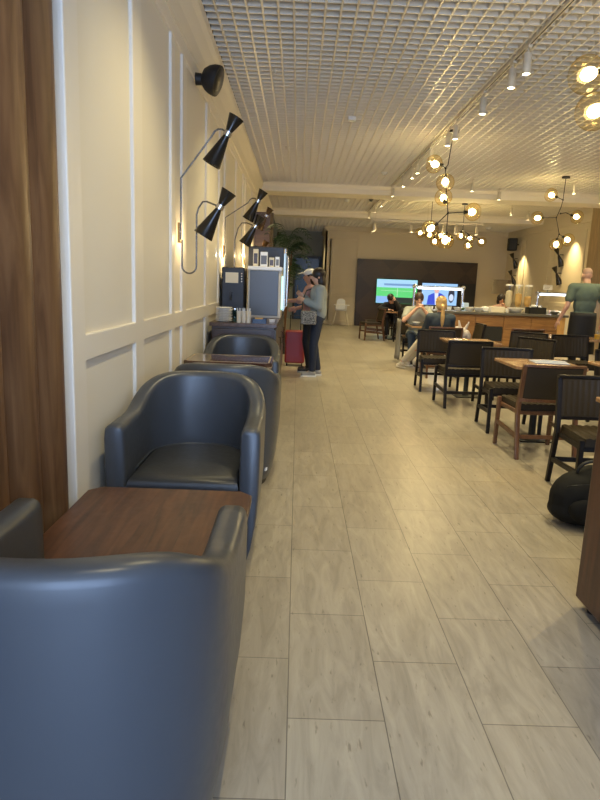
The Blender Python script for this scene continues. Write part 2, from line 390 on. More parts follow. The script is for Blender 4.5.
# far fluted pilaster on the left wall
bm = bmesh.new(); prism(bm, [(WX, 13.0), (-.62, 13.0), (-.56, 13.06), (-.55, 13.2), (-.58, 13.35), (-.64, 13.4), (WX, 13.4)], 0, 2.78)
struct('trim_9', bm, M['walnutdark'])

# ================================================================== ARMCHAIRS
def make_armchair(label, loc, rz):
    # faces -y, origin at centre of base
    w, dp, t = .745, .82, .098
    R = w/2
    root = thing('tub_armchair', label, 'armchair', loc, rz, 'grey-blue leather tub armchairs along the panelled wall')
    # plan path: straight arms then superellipse back; s in [0,1]
    def plan(off, k=1.0):
        # returns list of points of U offset inward by off
        a = R-off; out = []; yf = -dp/2; yc = .03; b = dp/2-yc-off
        n1 = 7
        for i in range(n1): out.append((-a, yf+(yc-yf)*i/n1, 0.0+i/n1*.5))
        n2 = 26
        for i in range(n2+1):
            th = PI-PI*i/n2
            c, s = math.cos(th), math.sin(th); e = 2/2.35
            out.append((a*math.copysign(abs(c)**e, c), yc+b*abs(s)**e, .5+.5*min(1, max(0,math.sin(th))**.9)))
        for i in range(n1): out.append((a, yc+(yf-yc)*(i+1)/n1, .5-(i+1)/n1*.5))
        return out
    def top(sv):
        # arm height along the sweep
        x = min(1, max(0, (sv-.30)/.70)); x = x*x*(3-2*x)
        return .705+.160*x
    outer, inner = plan(0), plan(t)
    bm = bmesh.new(); rings = []
    for (ox, oy, sv), (ix, iy, _) in zip(outer, inner):
        z = top(sv); o = Vector((ox, oy, 0)); i_ = Vector((ix, iy, 0)); dirv = (i_-o); L = dirv.length; dirv.normalize()
        nrm = o.copy(); ring = []
        def pt(f, zz, inset=0): return bm.verts.new(o+dirv*(f*L+inset)+Vector((0, 0, zz)))
        ring.append(pt(0, .045, .055)); ring.append(pt(0, .10, .036)); ring.append(pt(0, .22, .016)); ring.append(pt(0, .38, .004)); ring.append(pt(0, z-.07, 0)); ring.append(pt(0, z-.033, .003))
        for a in (25, 50, 75): ring.append(pt(0, z-.033+(.033*math.sin(math.radians(a))), .003+.033*(1-math.cos(math.radians(a)))))
        for a in (75, 50, 25): ring.append(pt(1, z-.033+(.033*math.sin(math.radians(a))), -.003-.033*(1-math.cos(math.radians(a)))))
        ring.append(pt(1, z-.033, -.003)); ring.append(pt(1, .46, 0)); ring.append(pt(1, .30, 0)); ring.append(pt(1, .045, 0))
        rings.append(ring)
    for a, b in zip(rings, rings[1:]):
        for i in range(len(a)): j = (i+1) % len(a); bm.faces.new((a[i], a[j], b[j], b[i]))
    # rounded front ends
    for ring, sgn in ((rings[0], -1), (rings[-1], 1)):
        c = Vector((sum(v.co.x for v in ring)/len(ring), -dp/2, 0))
        prev = ring
        for st in (1, 2):
            nr = [bm.verts.new(Vector((v.co.x+(c.x-v.co.x)*(.10*st), -dp/2-.010*st+.002*st*st, v.co.z-(.006*st if v.co.z > .5 else 0)))) for v in ring]
            for i in range(len(ring)): j = (i+1) % len(ring); bm.faces.new((prev[i], prev[j], nr[j], nr[i]))
            prev = nr
        bm.faces.new(prev)
    obj('shell', bm, M['leather'], root, smooth=True)
    # seat cushion, D shaped and crowned
    pl = plan(t+.004); bm = bmesh.new(); P2 = [(p[0], p[1]) for p in pl]; n = len(P2)
    cx, cy_ = 0, .0
    lay = []
    for f, z in ((1, .27), (1, .40), (.985, .425), (.95, .44), (.82, .452), (.6, .462), (.3, .466)):
        lay.append([bm.verts.new((x*f, (y-cy_)*f+cy_, z)) for x, y in P2])
    for a, b in zip(lay, lay[1:]):
        for i in range(n): j = (i+1) % n; bm.faces.new((a[i], a[j], b[j], b[i]))
    bm.faces.new(lay[0][::-1]); bm.faces.new(lay[-1])
    obj('seat_cushion', bm, M['leather2'], root, smooth=True)
    obj('front_panel', B((-R+t-.01, R-t+.01, -dp/2+.012, -dp/2+.05, .05, .275)), M['leather'], root, bevel=.01)
    bm = bmesh.new(); prism(bm, [(p[0]*.98, p[1]*.98) for p in plan(.07)], 0, .06)
    obj('plinth', bm, M['plinth'], root)
    bm = bmesh.new(); tube(bm, [(p[0], p[1], .437) for p in plan(t+.002)][3:-3], .0045, 6); obj('seat_piping', bm, M['leather'], root, smooth=True)
    return root
ch = make_armchair('nearest grey-blue leather tub armchair, seen from behind at the bottom left', (-.505, 1.445, 0), PI)
dup(ch, (-.525, 3.275, 0), 0, 'grey-blue tub armchair facing the camera, behind the near walnut table')
ch3 = dup(ch, (-.475, 4.35, 0), PI, 'third grey-blue tub armchair, its back turned, small white tag low on its side')
dup(ch, (-.52, 5.95, 0), 0, 'farthest dark tub armchair, in front of the wooden sideboard')

bm = bmesh.new(); abox(bm, -.006, .006, -.011, .011, -.011, .011, Matrix.Translation((-.297, .236, .128)) @ Matrix.Rotation(math.radians(-29.5), 4, 'Z') @ Matrix.Rotation(math.radians(-7), 4, 'Y'))
obj('maker_tag', bm, M['white'], ch3)
# lounge tables
def lounge_table(label, loc, w, d, h, m, edge, group=None):
    root = thing('lounge_table', label, 'table', loc, 0, group)
    bm = bmesh.new(); c = .05
    P = [(-w/2+c, -d/2), (w/2-c, -d/2), (w/2, -d/2+c), (w/2, d/2-c), (w/2-c, d/2), (-w/2+c, d/2), (-w/2, d/2-c), (-w/2, -d/2+c)]
    prism(bm, P, h-.035, h); obj('tabletop', bm, m, root, bevel=.006)
    bm = bmesh.new(); prism(bm, [(x*.992, y*.992) for x, y in P], h-.045, h-.0355); obj('edge_band', bm, edge, root)
    bm = bmesh.new(); lathe(bm, [(0, .012), (.035, .012), (.035, h-.05), (0, h-.05)], 20); obj('column', bm, M['blackmetal'], root, smooth=True)
    bm = bmesh.new(); prism(bm, rrect(-.2, .2, -.2, .2, .03), 0, .012); obj('base_plate', bm, M['blackmetal'], root, bevel=.003)
    return root
lounge_table('low square walnut table with cut corners between the two nearest armchairs', (-.515, 2.215, 0), .70, .72, .50, M['walnut'], M['walnut'])
t2 = lounge_table('small glossy dark brown table between the two farther armchairs', (-.55, 5.22, 0), .72, .52, .75, M['glosstable'], M['tableedge'])
bm = bmesh.new()
for a in ((-.34, .34, -.24, -.228), (-.34, .34, .228, .24), (-.34, -.328, -.24, .24), (.328, .34, -.24, .24)): abox(bm, *a, .7502, .7512)
obj('inlay_line', bm, M['tableedge'], t2)

# ================================================================== WALL SCONCES
def cone_shade(bm, c, d, L=.40, ra=.098, rb=.072, rw=.020, f=.65):
    # hourglass: long flared end towards -d, short towards +d
    a = L*f; b = L*(1-f)
    lathe(bm, [(0, -a+.012), (ra-.008, -a+.012), (ra-.004, -a), (ra, -a), (rw, 0), (rb, b), (rb-.004, b), (rb-.008, b-.012), (0, b-.012)], 28, c, d)
def wall_sconce(label, y, side, pts, heads, basez, lightdir=1, group='two-armed black sconces along the left wall', bigbase=True, ml='shade'):
    # pts: list of arm polylines, heads: (centre, axis, L, ra, rb); coordinates are (x,z) offsets in the plane y
    x0 = WX if side > 0 else RX
    root = thing('wall_sconce', label, 'lamp', (x0, y, basez), 0, group)
    bm = bmesh.new(); abox(bm, 0, .018*side, -.03, .03, -.075, .075); obj('wall_plate', bm, M['brass'] if side > 0 else M['black'], root, bevel=.004)
    for pl in pts:
        bm = bmesh.new(); tube(bm, [(p[0]*side, p[2] if len(p) > 2 else 0, p[1]) for p in pl], .0065, 8); obj('arm', bm, M['darkchrome'] if side > 0 else M['black'], root, smooth=True)
    for c, dv, L, ra, rb in heads:
        C = Vector((c[0]*side, c[2] if len(c) > 2 else 0, c[1])); D = Vector((dv[0]*side, dv[2] if len(dv) > 2 else 0, dv[1])).normalized()
        bm = bmesh.new(); cone_shade(bm, C, D, L, ra, rb); sh = obj('lamp_shade', bm, M[ml], root, smooth=True)
        bm = bmesh.new(); cyl(bm, C-D*.018, C+D*.018, .032); obj('waist_ring', bm, M['chrome'], sh, smooth=True)
        bm = bmesh.new(); ell(bm, C-D*(L*.48), .022); obj('bulb', bm, M['bulb'], sh, smooth=True)
    return root
def arc(c, r, a0, a1, n=10): return [(c[0]+r*math.cos(math.radians(a0+(a1-a0)*i/n)), c[1]+r*math.sin(math.radians(a0+(a1-a0)*i/n))) for i in range(n+1)]
def main_sconce(label, y, ml='shade', off=(0, 0, 0, 0)):
    ax, az, bx, bz = off
    A = [(.02, -.05), (.02, .40), (.245+ax, .70+az), (.27+ax, .74+az), (.295+ax, .755+az), (.325+ax, .755+az), (.365+ax, .73+az)]
    Bp = [(.03, -.05)]+[(.03, -.24)]+arc((.085, -.245), .055, 180, 360)+[(.14, .02), (.14, .14), (.155+bx*.3, .19+bz*.8), (.185+bx*.5, .235+bz), (.215+bx, .237+bz), (.305+bx, .205+bz)]
    return wall_sconce(label, y, 1, [A, Bp], [((.365+ax, .725+az), (.47, .88), .385, .074, .060), ((.315+bx, .20+bz), (.50, .86), .385, .078, .062)], 1.74, ml=ml)
main_sconce('nearest black sconce with two hourglass shades, above the farthest armchair table', 4.88)
point('sconce_glow', (WX+.10, 5.0, 1.70), .7, .004, (1, .75, .4))
main_sconce('second black two-shade sconce from the camera, left of the drinks machine', 7.75, off=(.045, -.12, .07, .11))
point('sconce_glow', (WX+.10, 7.75, 1.70), 1.4, .004, (1, .75, .4))
main_sconce('black two-shade sconce above the drinks machine, warm light put into its colour', 10.6, 'shadewarmlit')
point('sconce_glow', (WX+.10, 10.6, 1.8), 3.5, .004, (1, .75, .4))
main_sconce('last small two-shade sconce on the left wall, by the palm', 15.6)
point('sconce_glow', (WX+.12, 12.6, 1.9), 4, .004, (1, .75, .4))
# round black wall speaker
sp = thing('wall_speaker', 'round black dome speaker high on the left wall above the nearest sconce', 'speaker', (WX, 5.65, 3.06), 0)
bm = bmesh.new(); cyl(bm, (0, 0, 0), (.05, 0, 0), .05, .045, 20); cyl(bm, (.05, 0, 0), (.10, 0, .0), .022, .022, 12); obj('wall_mount', bm, M['black'], sp, smooth=True)
dv = Vector((.97, -.12, -.32)).normalized()
bm = bmesh.new(); lathe(bm, [(0, -.10), (.035, -.098), (.07, -.085), (.10, -.05), (.118, -.01), (.124, .03), (.122, .045), (.112, .05), (0, .05)], 32, (.150, 0, .0), dv); bd = obj('body', bm, M['black'], sp, smooth=True)
bm = bmesh.new(); cyl(bm, Vector((.150, 0, .0))+dv*.050, Vector((.150, 0, .0))+dv*.055, .105, .10, 32); obj('grille', bm, M['blackmetal'], bd, smooth=True)
# switch plates
o = tag(obj('switch_plate', B((WX, WX+.008, 7.02, 7.10, 1.62, 1.74)), M['white'], bevel=.003), 'small white switch plate on the left wall between the two nearest sconces', 'switch')

# right wall sconces
def hourglass_sconce(label, y, z, tilt):
    r = thing('hourglass_sconce', label, 'lamp', (RX, y, z), 0, 'black hourglass sconces on the right wall')
    bm = bmesh.new(); cyl(bm, (0, 0, 0), (-.10, 0, 0), .012, .012, 10); obj('arm', bm, M['black'], r)
    bm = bmesh.new(); cone_shade(bm, Vector((-.14, 0, 0)), Vector((-.42*tilt, 0, .9)).normalized(), .50, .10, .075); obj('lamp_shade', bm, M['shade'], r, smooth=True)
for lab, y, z in (('upper black hourglass sconce on the right wall, nearer pair', 17.3, 2.42), ('lower black hourglass sconce on the right wall, nearer pair', 17.3, 1.93),
                  ('upper black hourglass sconce in the far right corner', 20.9, 2.45), ('lower black hourglass sconce in the far right corner', 20.9, 1.90)):
    hourglass_sconce(lab, y, z, 1)
spot('sconce_down', (RX-.26, 16.6, 2.95), 60, 100, (1, .76, .36), 1)
spot('sconce_down', (RX-.26, 20.3, 2.75), 60, 100, (1, .76, .36), 1)
wsp = thing('corner_speaker', 'small black box speaker high in the far right corner', 'speaker', (RX, 20.9, 2.9), 0)
bm = bmesh.new(); prism(bm, [(-.10, -.16), (-.36, -.10), (-.36, .10), (-.10, .16)], -.2, .2); obj('body', bm, M['black'], wsp, bevel=.03, seg=3)
bm = bmesh.new(); cyl(bm, (0, 0, 0), (-.11, 0, 0), .02); obj('bracket', bm, M['black'], wsp)

# ================================================================== TRACK SPOTS
def track(y0, y1, x, z, label):
    t = thing('light_track', label, 'track', (x, y0, z)); 
    obj('rail', B((-.018, .018, 0, y1-y0, -.03, .004)), M['whitemetal'], t, bevel=.003)
    obj('slot', B((-.005, .005, .01, y1-y0-.01, -.0315, -.0295)), M['black'], t)
track(1.3, 14.1, 1.95, CZ, 'long white ceiling light track running away over the dining tables')
track(14.95, 18.95, 1.95, CZ, 'white ceiling light track in the bay between the two beams')
tx = thing('light_track', 'white crosswise light track in front of the far television wall', 'track', (1.7, 15.4, 2.95))
obj('rail', B((0, 2.7, -.018, .018, -.02, .02)), M['whitemetal'], tx, bevel=.003)
bm = bmesh.new()
for x in (.1, 1.35, 2.6): cyl(bm, (x, 0, .02), (x, 0, .6), .006, n=8)
obj('hanger', bm, M['whitemetal'], tx)
spot0 = None
def track_spot(label, loc, e, group='white cylinder spotlights on the ceiling'):
    global spot0
    if spot0 is None:
        t = thing('track_spotlight', label, 'spotlight', loc, 0, group)
        bm = bmesh.new(); lathe(bm, [(0, -.06), (.030, -.06), (.036, -.065), (.036, -.225), (.033, -.23), (.030, -.222), (0, -.222)], 24); obj('body', bm, M['whitemetal'], t, smooth=True)
        bm = bmesh.new(); cyl(bm, (0, 0, -.06), (0, 0, -.0), .008, n=10); abox(bm, -.016, .016, -.045, .045, -.022, 0); obj('stem', bm, M['whitemetal'], t)
        bm = bmesh.new(); cyl(bm, (0, 0, -.2215), (0, 0, -.2235), .028, n=20); obj('lens', bm, M['lit'], t)
        spot0 = t
    else: t = dup(spot0, loc, 0, label, group)
    if e: spot('spot_or_fill_beam', (loc[0], loc[1], loc[2]-.24), e, 95)
ords = ['nearest', 'second nearest', 'third nearest', 'fourth nearest', 'fifth nearest', 'sixth nearest', 'seventh nearest', 'eighth nearest', 'ninth nearest', 'tenth nearest']
for i, y in enumerate((5.92, 6.32, 7.25, 8.45, 8.85, 9.95, 11.0, 11.5, 12.45, 13.85)):
    track_spot(ords[i]+' white cylinder spotlight on the long ceiling track', (1.95, y, CZ-.03), 60 if i in (1, 3, 5, 7, 9) else 0)
for i, y in enumerate((3.2, 4.4)):
    spot('spot_or_fill_beam', (1.95, y, CZ-.2), 40, 95)
for x, y in ((.1, 1.2), (.1, 3.6), (.1, 6.6)): spot('spot_or_fill_beam', (x, y, CZ-.05), 30, 120)  # added fill to brighten the near left wall, no fixtures
for i, (x, y) in enumerate(((1.95, 15.6), (1.95, 16.9), (1.95, 18.3))):
    track_spot(('first', 'middle', 'last')[i]+' white cylinder spotlight in the bay between the ceiling beams', (x, y, CZ-.03), 60 if i == 1 else 0)
for i, (x, y) in enumerate(((2.35, 20.0), (2.37, 20.8), (2.4, 21.5))):
    track_spot(('nearest', 'middle', 'last')[i]+' white spotlight of the short row in front of the television wall', (x, y, 3.36), 45 if i == 0 else 0)
for i, x in enumerate((1.78, 2.66, 2.95, 3.45, 3.75, 4.25)):
    track_spot(('', 'second', 'third', 'fourth', 'fifth', 'rightmost')[i]+' small white spotlight from the left on the crosswise track' if i else 'leftmost small white spotlight hanging on the crosswise track', (x, 15.4, 2.93), 0)
for i, (x, y, z) in enumerate(((5.35, 12.7, 3.55), (6.45, 13.9, 3.55), (4.27, 13.95, 3.55), (5.4, 16.5, 3.55), (4.4, 16.8, 3.55), (5.0, 20.3, 3.36), (3.6, 20.6, 3.36), (6.2, 17.5, 3.55), (3.4, 12.9, 3.55))):
    track_spot(('white spotlight beside the right pendant canopy', 'rightmost white spotlight below the first beam', 'white spotlight over the middle of the buffet counter', 'white spotlight behind the first beam on the right', 'white spotlight behind the first beam near the middle', 'white spotlight near the television wall on the right', 'white spotlight near the television wall in the middle', 'white spotlight over the right end of the buffet', 'white spotlight left of the right pendant lamp')[i], (x, y, z), 65 if i in (0, 2, 3, 5, 8) else 0)
# spot lights over the right-hand tables, no track built here
for x, y in ((4.2, 6.5), (4.2, 9.0), (6.0, 10.0), (4.2, 4.0)): spot('spot_or_fill_beam', (x, y, CZ-.05), 55, 100)
# left-side aisle
for x, y in ((.4, 10.5), (.3, 13.5), (.3, 17)): spot('spot_or_fill_beam', (x, y, CZ-.05), 26, 100)
spot('recess_fill', (.2, 22.8, 3.3), 30, 110)  # added fill that brightens the recess, no lamp fitted there
spot('column_wash', (6.6, 14.0, 3.5), 50, 60, (1, .7, .3), .6, (0, math.radians(22), 0))

# ceiling bits
def puck(name, label, cat, loc, r, h, m='white', sq=False):
    bm = bmesh.new()
    if sq: abox(bm, -r, r, -r, r, -h, 0)
    else: lathe(bm, [(0, 0), (r, 0), (r, -h*.4), (r*.6, -h*.8), (r*.5, -h), (0, -h)], 20)
    return tag(obj(name, bm, M[m], loc=loc, smooth=not sq, bevel=.006 if sq else 0), label, cat)
puck('smoke_detector', 'square white detector box on the lattice ceiling', 'detector', (.62, 8.62, 3.55), .05, .05, sq=True)
puck('smoke_detector', 'round white smoke detector just before the first ceiling beam', 'detector', (1.58, 12.5, 3.55), .06, .05)
puck('smoke_detector', 'round white smoke detector between the two ceiling beams', 'detector', (1.18, 16.6, 3.55), .07, .06)
puck('security_camera', 'small dome camera between the two ceiling beams', 'camera', (1.75, 16.2, 3.55), .06, .08, 'machine')
puck('sprinkler', 'small sprinkler head near the left wall in the ceiling lattice', 'sprinkler', (-.32, 6.9, 3.56), .02, .05, 'whitemetal')
puck('sprinkler', 'second small sprinkler head farther along the left ceiling lattice', 'sprinkler', (-.27, 10.6, 3.56), .02, .05, 'whitemetal')
puck('smoke_detector', 'round white detector on the ceiling over the far right corner', 'detector', (6.0, 20.4, 3.36), .10, .06)

# ================================================================== GLOBE PENDANTS
def globe(parent, c, d, r=.125):
    # c centre; d direction from socket into globe
    c = Vector(c); d = Vector(d).normalized()
    bm = bmesh.new(); prof = []
    for i in range(13):
        a = math.radians(12+ (168-12-18)*i/12)
        prof.append((r*math.sin(a), -r*math.cos(a)*.94))
    lathe(bm, prof, 40, c, d); g = obj('glass_globe', bm, M['globe'], parent, smooth=True)
    bm = bmesh.new(); cyl(bm, c-d*r*1.05, c-d*r*.55, .024, .022, 14); obj('socket', bm, M['blackmetal'], g, smooth=True)
    bm = bmesh.new(); ell(bm, c-d*r*.12, (.044, .044, .056), d, 14); obj('bulb', bm, M['bulb'], g, smooth=True)
def pendant(label, loc, lines, globes, e, group='branching black pendants with glass globes'):
    t = thing('globe_pendant', label, 'pendant lamp', loc, 0, group); L = Vector(loc)
    bm = bmesh.new(); lathe(bm, [(0, 0), (.075, 0), (.075, -.03), (0, -.03)], 24); obj('canopy', bm, M['blackmetal'], t, smooth=True)
    bm = bmesh.new()
    for l in lines: tube(bm, [Vector(p)-L for p in l], .007, 8)
    for l in lines[1:]: ell(bm, Vector(l[0])-L, .016, n=10)
    obj('branch_stem', bm, M['blackmetal'], t, smooth=True)
    for (c, frm) in globes: globe(t, Vector(c)-L, Vector(c)-Vector(frm))
    for c, frm in globes:
        point('bulb_light', Vector(c), e*.5, .055)
pendant('nearest glass globe pendant, cut by the right edge of the photo', (2.25, 4.5, 3.55),
        [[(2.25, 4.5, 3.54), (2.25, 4.5, 2.75)], [(2.25, 4.5, 2.95), (2.03, 4.5, 2.90)], [(2.25, 4.5, 2.75), (2.10, 4.5, 2.67)], [(2.25, 4.5, 2.75), (2.45, 4.6, 2.6)]],
        [((1.89, 4.5, 2.85), (2.03, 4.5, 2.90)), ((1.965, 4.5, 2.62), (2.10, 4.5, 2.68)), ((2.58, 4.65, 2.52), (2.45, 4.6, 2.6))], 5)
pendant('tall glass globe pendant hanging over the middle dining tables', (2.075, 9.1, 3.55),
        [[(2.075, 9.1, 3.54), (2.03, 9.1, 3.10), (2.0, 9.1, 3.05), (2.04, 9.1, 2.7), (2.083, 9.1, 2.45), (2.08, 9.1, 2.2)],
         [(2.0, 9.1, 3.05), (1.95, 9.1, 3.09)], [(2.0, 9.1, 3.05), (1.99, 9.05, 2.95)], [(2.04, 9.1, 2.6), (2.05, 9.2, 2.6)], [(2.083, 9.1, 2.45), (2.31, 9.1, 2.47)], [(2.083, 9.1, 2.45), (1.93, 9.1, 2.29)]],
        [((1.833, 9.1, 3.10), (1.95, 9.1, 3.09)), ((1.985, 8.98, 2.84), (1.99, 9.05, 2.95)), ((2.045, 9.3, 2.69), (2.05, 9.2, 2.6)), ((2.436, 9.1, 2.478), (2.31, 9.1, 2.47)), ((1.845, 9.1, 2.222), (1.93, 9.1, 2.29)), ((2.072, 9.1, 2.065), (2.08, 9.1, 2.2))], 9)
pendant('far left glass globe pendant in front of the television wall', (3.240, 15.916, 3.550),
        [[(3.240, 15.916, 3.540), (3.240, 15.916, 2.935)], [(3.240, 15.916, 2.935), (3.069, 15.916, 2.787)], [(3.240, 15.916, 2.935), (3.263, 16.029, 2.832)], [(3.240, 15.916, 2.935), (3.433, 15.916, 2.764)], [(3.240, 15.916, 2.935), (3.331, 15.859, 2.651)]],
        [((2.985, 15.916, 2.732), (3.069, 15.916, 2.787)), ((3.263, 16.086, 2.696), (3.263, 16.029, 2.832)), ((3.524, 15.916, 2.680), (3.433, 15.916, 2.764)), ((3.350, 15.802, 2.529), (3.331, 15.859, 2.651))], 14)
pendant('far right glass globe pendant in front of the television wall', (4.190, 16.484, 3.550),
        [[(4.190, 16.484, 3.540), (4.190, 16.484, 2.901)], [(4.190, 16.484, 2.901), (3.956, 16.484, 2.719)], [(4.190, 16.484, 2.901), (4.184, 16.598, 2.855)], [(4.190, 16.484, 2.901), (4.343, 16.484, 2.787)], [(4.263, 16.484, 2.844), (4.320, 16.484, 2.616)], [(4.263, 16.484, 2.844), (4.593, 16.484, 2.707)]],
        [((3.831, 16.484, 2.632), (3.956, 16.484, 2.719)), ((4.182, 16.598, 2.747), (4.184, 16.598, 2.878)), ((4.422, 16.598, 2.705), (4.343, 16.484, 2.787)), ((4.334, 16.371, 2.502), (4.320, 16.484, 2.616)), ((4.712, 16.484, 2.616), (4.593, 16.484, 2.707))], 14)
pendant('right glass globe pendant over the buffet end', (4.96, 12.2, 3.55),
        [[(4.96, 12.2, 3.54), (4.95, 12.2, 3.13), (4.93, 12.2, 3.0), (4.86, 12.2, 2.8), (4.95, 12.2, 2.5)], [(4.95, 12.2, 3.13), (4.82, 12.2, 3.18)], [(4.86, 12.2, 2.8), (4.61, 12.2, 2.79)], [(4.93, 12.2, 2.88), (5.03, 12.2, 2.9), (5.14, 12.2, 2.86)], [(4.95, 12.2, 2.5), (5.04, 12.2, 2.45)], [(4.95, 12.2, 2.5), (4.92, 12.2, 2.41)]],
        [((4.712, 12.2, 3.21), (4.82, 12.2, 3.18)), ((4.493, 12.2, 2.782), (4.61, 12.2, 2.79)), ((5.252, 12.2, 2.829), (5.14, 12.2, 2.86)), ((5.131, 12.2, 2.40), (5.04, 12.2, 2.45)), ((4.893, 12.15, 2.298), (4.92, 12.2, 2.41))], 12)

# ================================================================== DINING CHAIRS AND TABLES
def make_dchair(mwood, label, group, arms=False):
    # faces -y; origin at floor centre
    r = thing('dining_chair', label, 'chair', (0, 0, 0), 0, group)
    w = .27
    # seat pad with channels
    def channels(bm, nx, fx):
        pass
    bm = bmesh.new(); n = 9; W = .46
    pts = []
    K = n*6
    top = []
    for i in range(K+1):
        x = -W/2+W*i/K; ph = (i % 6)/6; top.append((x, .458+.007*abs(math.sin(PI*i/6))))
    prof = top+[(W/2, .405), (-W/2, .405)]
    prism(bm, prof, -.235, .20, 'y'); obj('seat', bm, M['chairpad'], r, smooth=True)
    obj('seat_rail', B((-.245, .245, -.225, .215, .37, .405)), mwood, r, bevel=.006)
    for s in (-1, 1):
        bm = bmesh.new(); x = s*.25
        # front leg
        vs = []
        for (yy, z, h) in ((-.235, 0, .016), (-.22, .45, .022)):
            vs.append([bm.verts.new((x+a*.016, yy+b*h, z)) for a, b in ((-1, -1), (1, -1), (1, 1), (-1, 1))])
        for i in range(4): bm.faces.new((vs[0][i], vs[0][(i+1) % 4], vs[1][(i+1) % 4], vs[1][i]))
        bm.faces.new(vs[0]); bm.faces.new(vs[1]); obj('leg', bm, mwood, r, bevel=.004)
        bm = bmesh.new(); lv = []
        for (yy, z, h) in ((.295, 0, .017), (.22, .40, .024), (.232, .52, .024), (.285, .80, .016)):
            lv.append([bm.verts.new((x+a*.016, yy+b*h, z)) for a, b in ((-1, -1), (1, -1), (1, 1), (-1, 1))])
        for A, Bq in zip(lv, lv[1:]):
            for i in range(4): bm.faces.new((A[i], A[(i+1) % 4], Bq[(i+1) % 4], Bq[i]))
        bm.faces.new(lv[0]); bm.faces.new(lv[-1]); obj('leg', bm, mwood, r, bevel=.004)
        bm = bmesh.new(); prism(bm, [(-.225, .20), (-.225, .235), (.245, .205), (.25, .17)], x-.012, x+.012, 'x'); obj('stretcher', bm, mwood, r, bevel=.003)
    obj('stretcher', B((-.24, .24, .242, .262, .17, .205)), mwood, r, bevel=.003)
    # back pad, gently curved, channelled on its front
    bm = bmesh.new(); K = 11*6; fr = []; bk = []
    def ycurve(x): return .035*(1-(x/.25)**2)
    F = []; Bk = []
    for zi, (z, yo) in enumerate(((.515, .0), (.52, .0), (.66, .024), (.785, .046), (.79, .047))):
        rowf = []; rowb = []
        for i in range(K+1):
            x = -.235+.47*i/K; c = .0035*abs(math.sin(PI*i/6)); e = .012 if zi in (0, 4) else 0
            rowf.append(bm.verts.new((x, .222+yo+ycurve(x)-c-.012+e, z))); rowb.append(bm.verts.new((x, .222+yo+ycurve(x)+.030-e, z)))
        F.append(rowf); Bk.append(rowb)
    for R_ in (F, Bk):
        for a, b in zip(R_, R_[1:]):
            for i in range(K): bm.faces.new((a[i], a[i+1], b[i+1], b[i]))
    for i in range(K): bm.faces.new((F[0][i], F[0][i+1], Bk[0][i+1], Bk[0][i])); bm.faces.new((F[-1][i], F[-1][i+1], Bk[-1][i+1], Bk[-1][i]))
    for a in range(4):
        bm.faces.new((F[a][0], F[a+1][0], Bk[a+1][0], Bk[a][0])); bm.faces.new((F[a][-1], F[a+1][-1], Bk[a+1][-1], Bk[a][-1]))
    obj('backrest', bm, M['chairpad'], r, smooth=True)
    for z, yo, h in ((.79, .047, .022), (.492, -.002, .026)):
        bm = bmesh.new(); A = []
        for i in range(13):
            x = -.262+.524*i/12; yb = .222+yo+ycurve(x*.93)
            A.append([bm.verts.new((x, yb+d_, z+zz)) for d_, zz in ((-.016, 0), (.034, 0), (.034, h), (-.016, h))])
        for a, b in zip(A, A[1:]):
            for i in range(4): bm.faces.new((a[i], a[(i+1) % 4], b[(i+1) % 4], b[i]))
        bm.faces.new(A[0]); bm.faces.new(A[-1]); obj('back_rail', bm, mwood, r, bevel=.004)
    return r
G = 'dining chairs around the right-hand tables'
cd = make_dchair(M['blackwood'], 'nearest black dining chair, facing the camera behind the black backpack', G)
cd.location = (2.17, 4.17, 0); cd.rotation_euler = (0, 0, math.radians(-3))
cb = make_dchair(M['brownwood'], 'brown wooden dining chair, back to the camera, at the table with a pale napkin', G)
cb.location = (2.14, 5.36, 0); cb.rotation_euler = (0, 0, PI+math.radians(2))
def C(kind, x, y, deg, label, g=G): dup(cd if kind == 'd' else cb, (x, y, 0), math.radians(deg), label, g)
C('d', 2.20, 6.20, -4, 'black dining chair facing the camera behind the table with a pale napkin')
C('d', 2.03, 7.50, 182, 'black dining chair with its back to the camera at the middle aisle table')
C('d', 1.98, 8.56, -3, 'black dining chair facing the camera behind the middle aisle table')
C('b', 2.32, 9.92, 180, 'brown dining chair the blonde woman sits on')
C('d', 2.25, 11.75, 0, 'black dining chair the man in the grey shirt sits on')
C('d', 2.90, 7.82, -50, 'turned black chair with a plain back between the two table rows')
C('d', 3.27, 8.86, -32, 'left one of the two wide-backed chairs in front of the standing man')
C('d', 3.93, 8.60, 0, 'right one of the two wide-backed chairs in front of the standing man')
C('b', 3.72, 10.25, 180, 'brown dining chair with its back to the camera in front of the buffet')
C('d', 3.55, 6.45, 5, 'black chair facing the camera at the right edge, second table row')
C('d', 2.98, 11.0, -90, 'black chair standing sideways beside the seated couple')
C('b', 1.95, 16.3, -80, 'brown dining chair nearest to the white high chair, side view')
C('b', 2.15, 17.3, -95, 'brown dining chair farthest back by the television wall, side view')
C('d', 2.75, 15.7, 180, 'dark chair with its back to the camera at the far left table')
C('d', 2.95, 17.9, 0, 'dark chair behind the person slumped at the far table')
C('d', 5.3, 8.9, 20, 'dark chair beside the standing man on the right')
tb0 = None
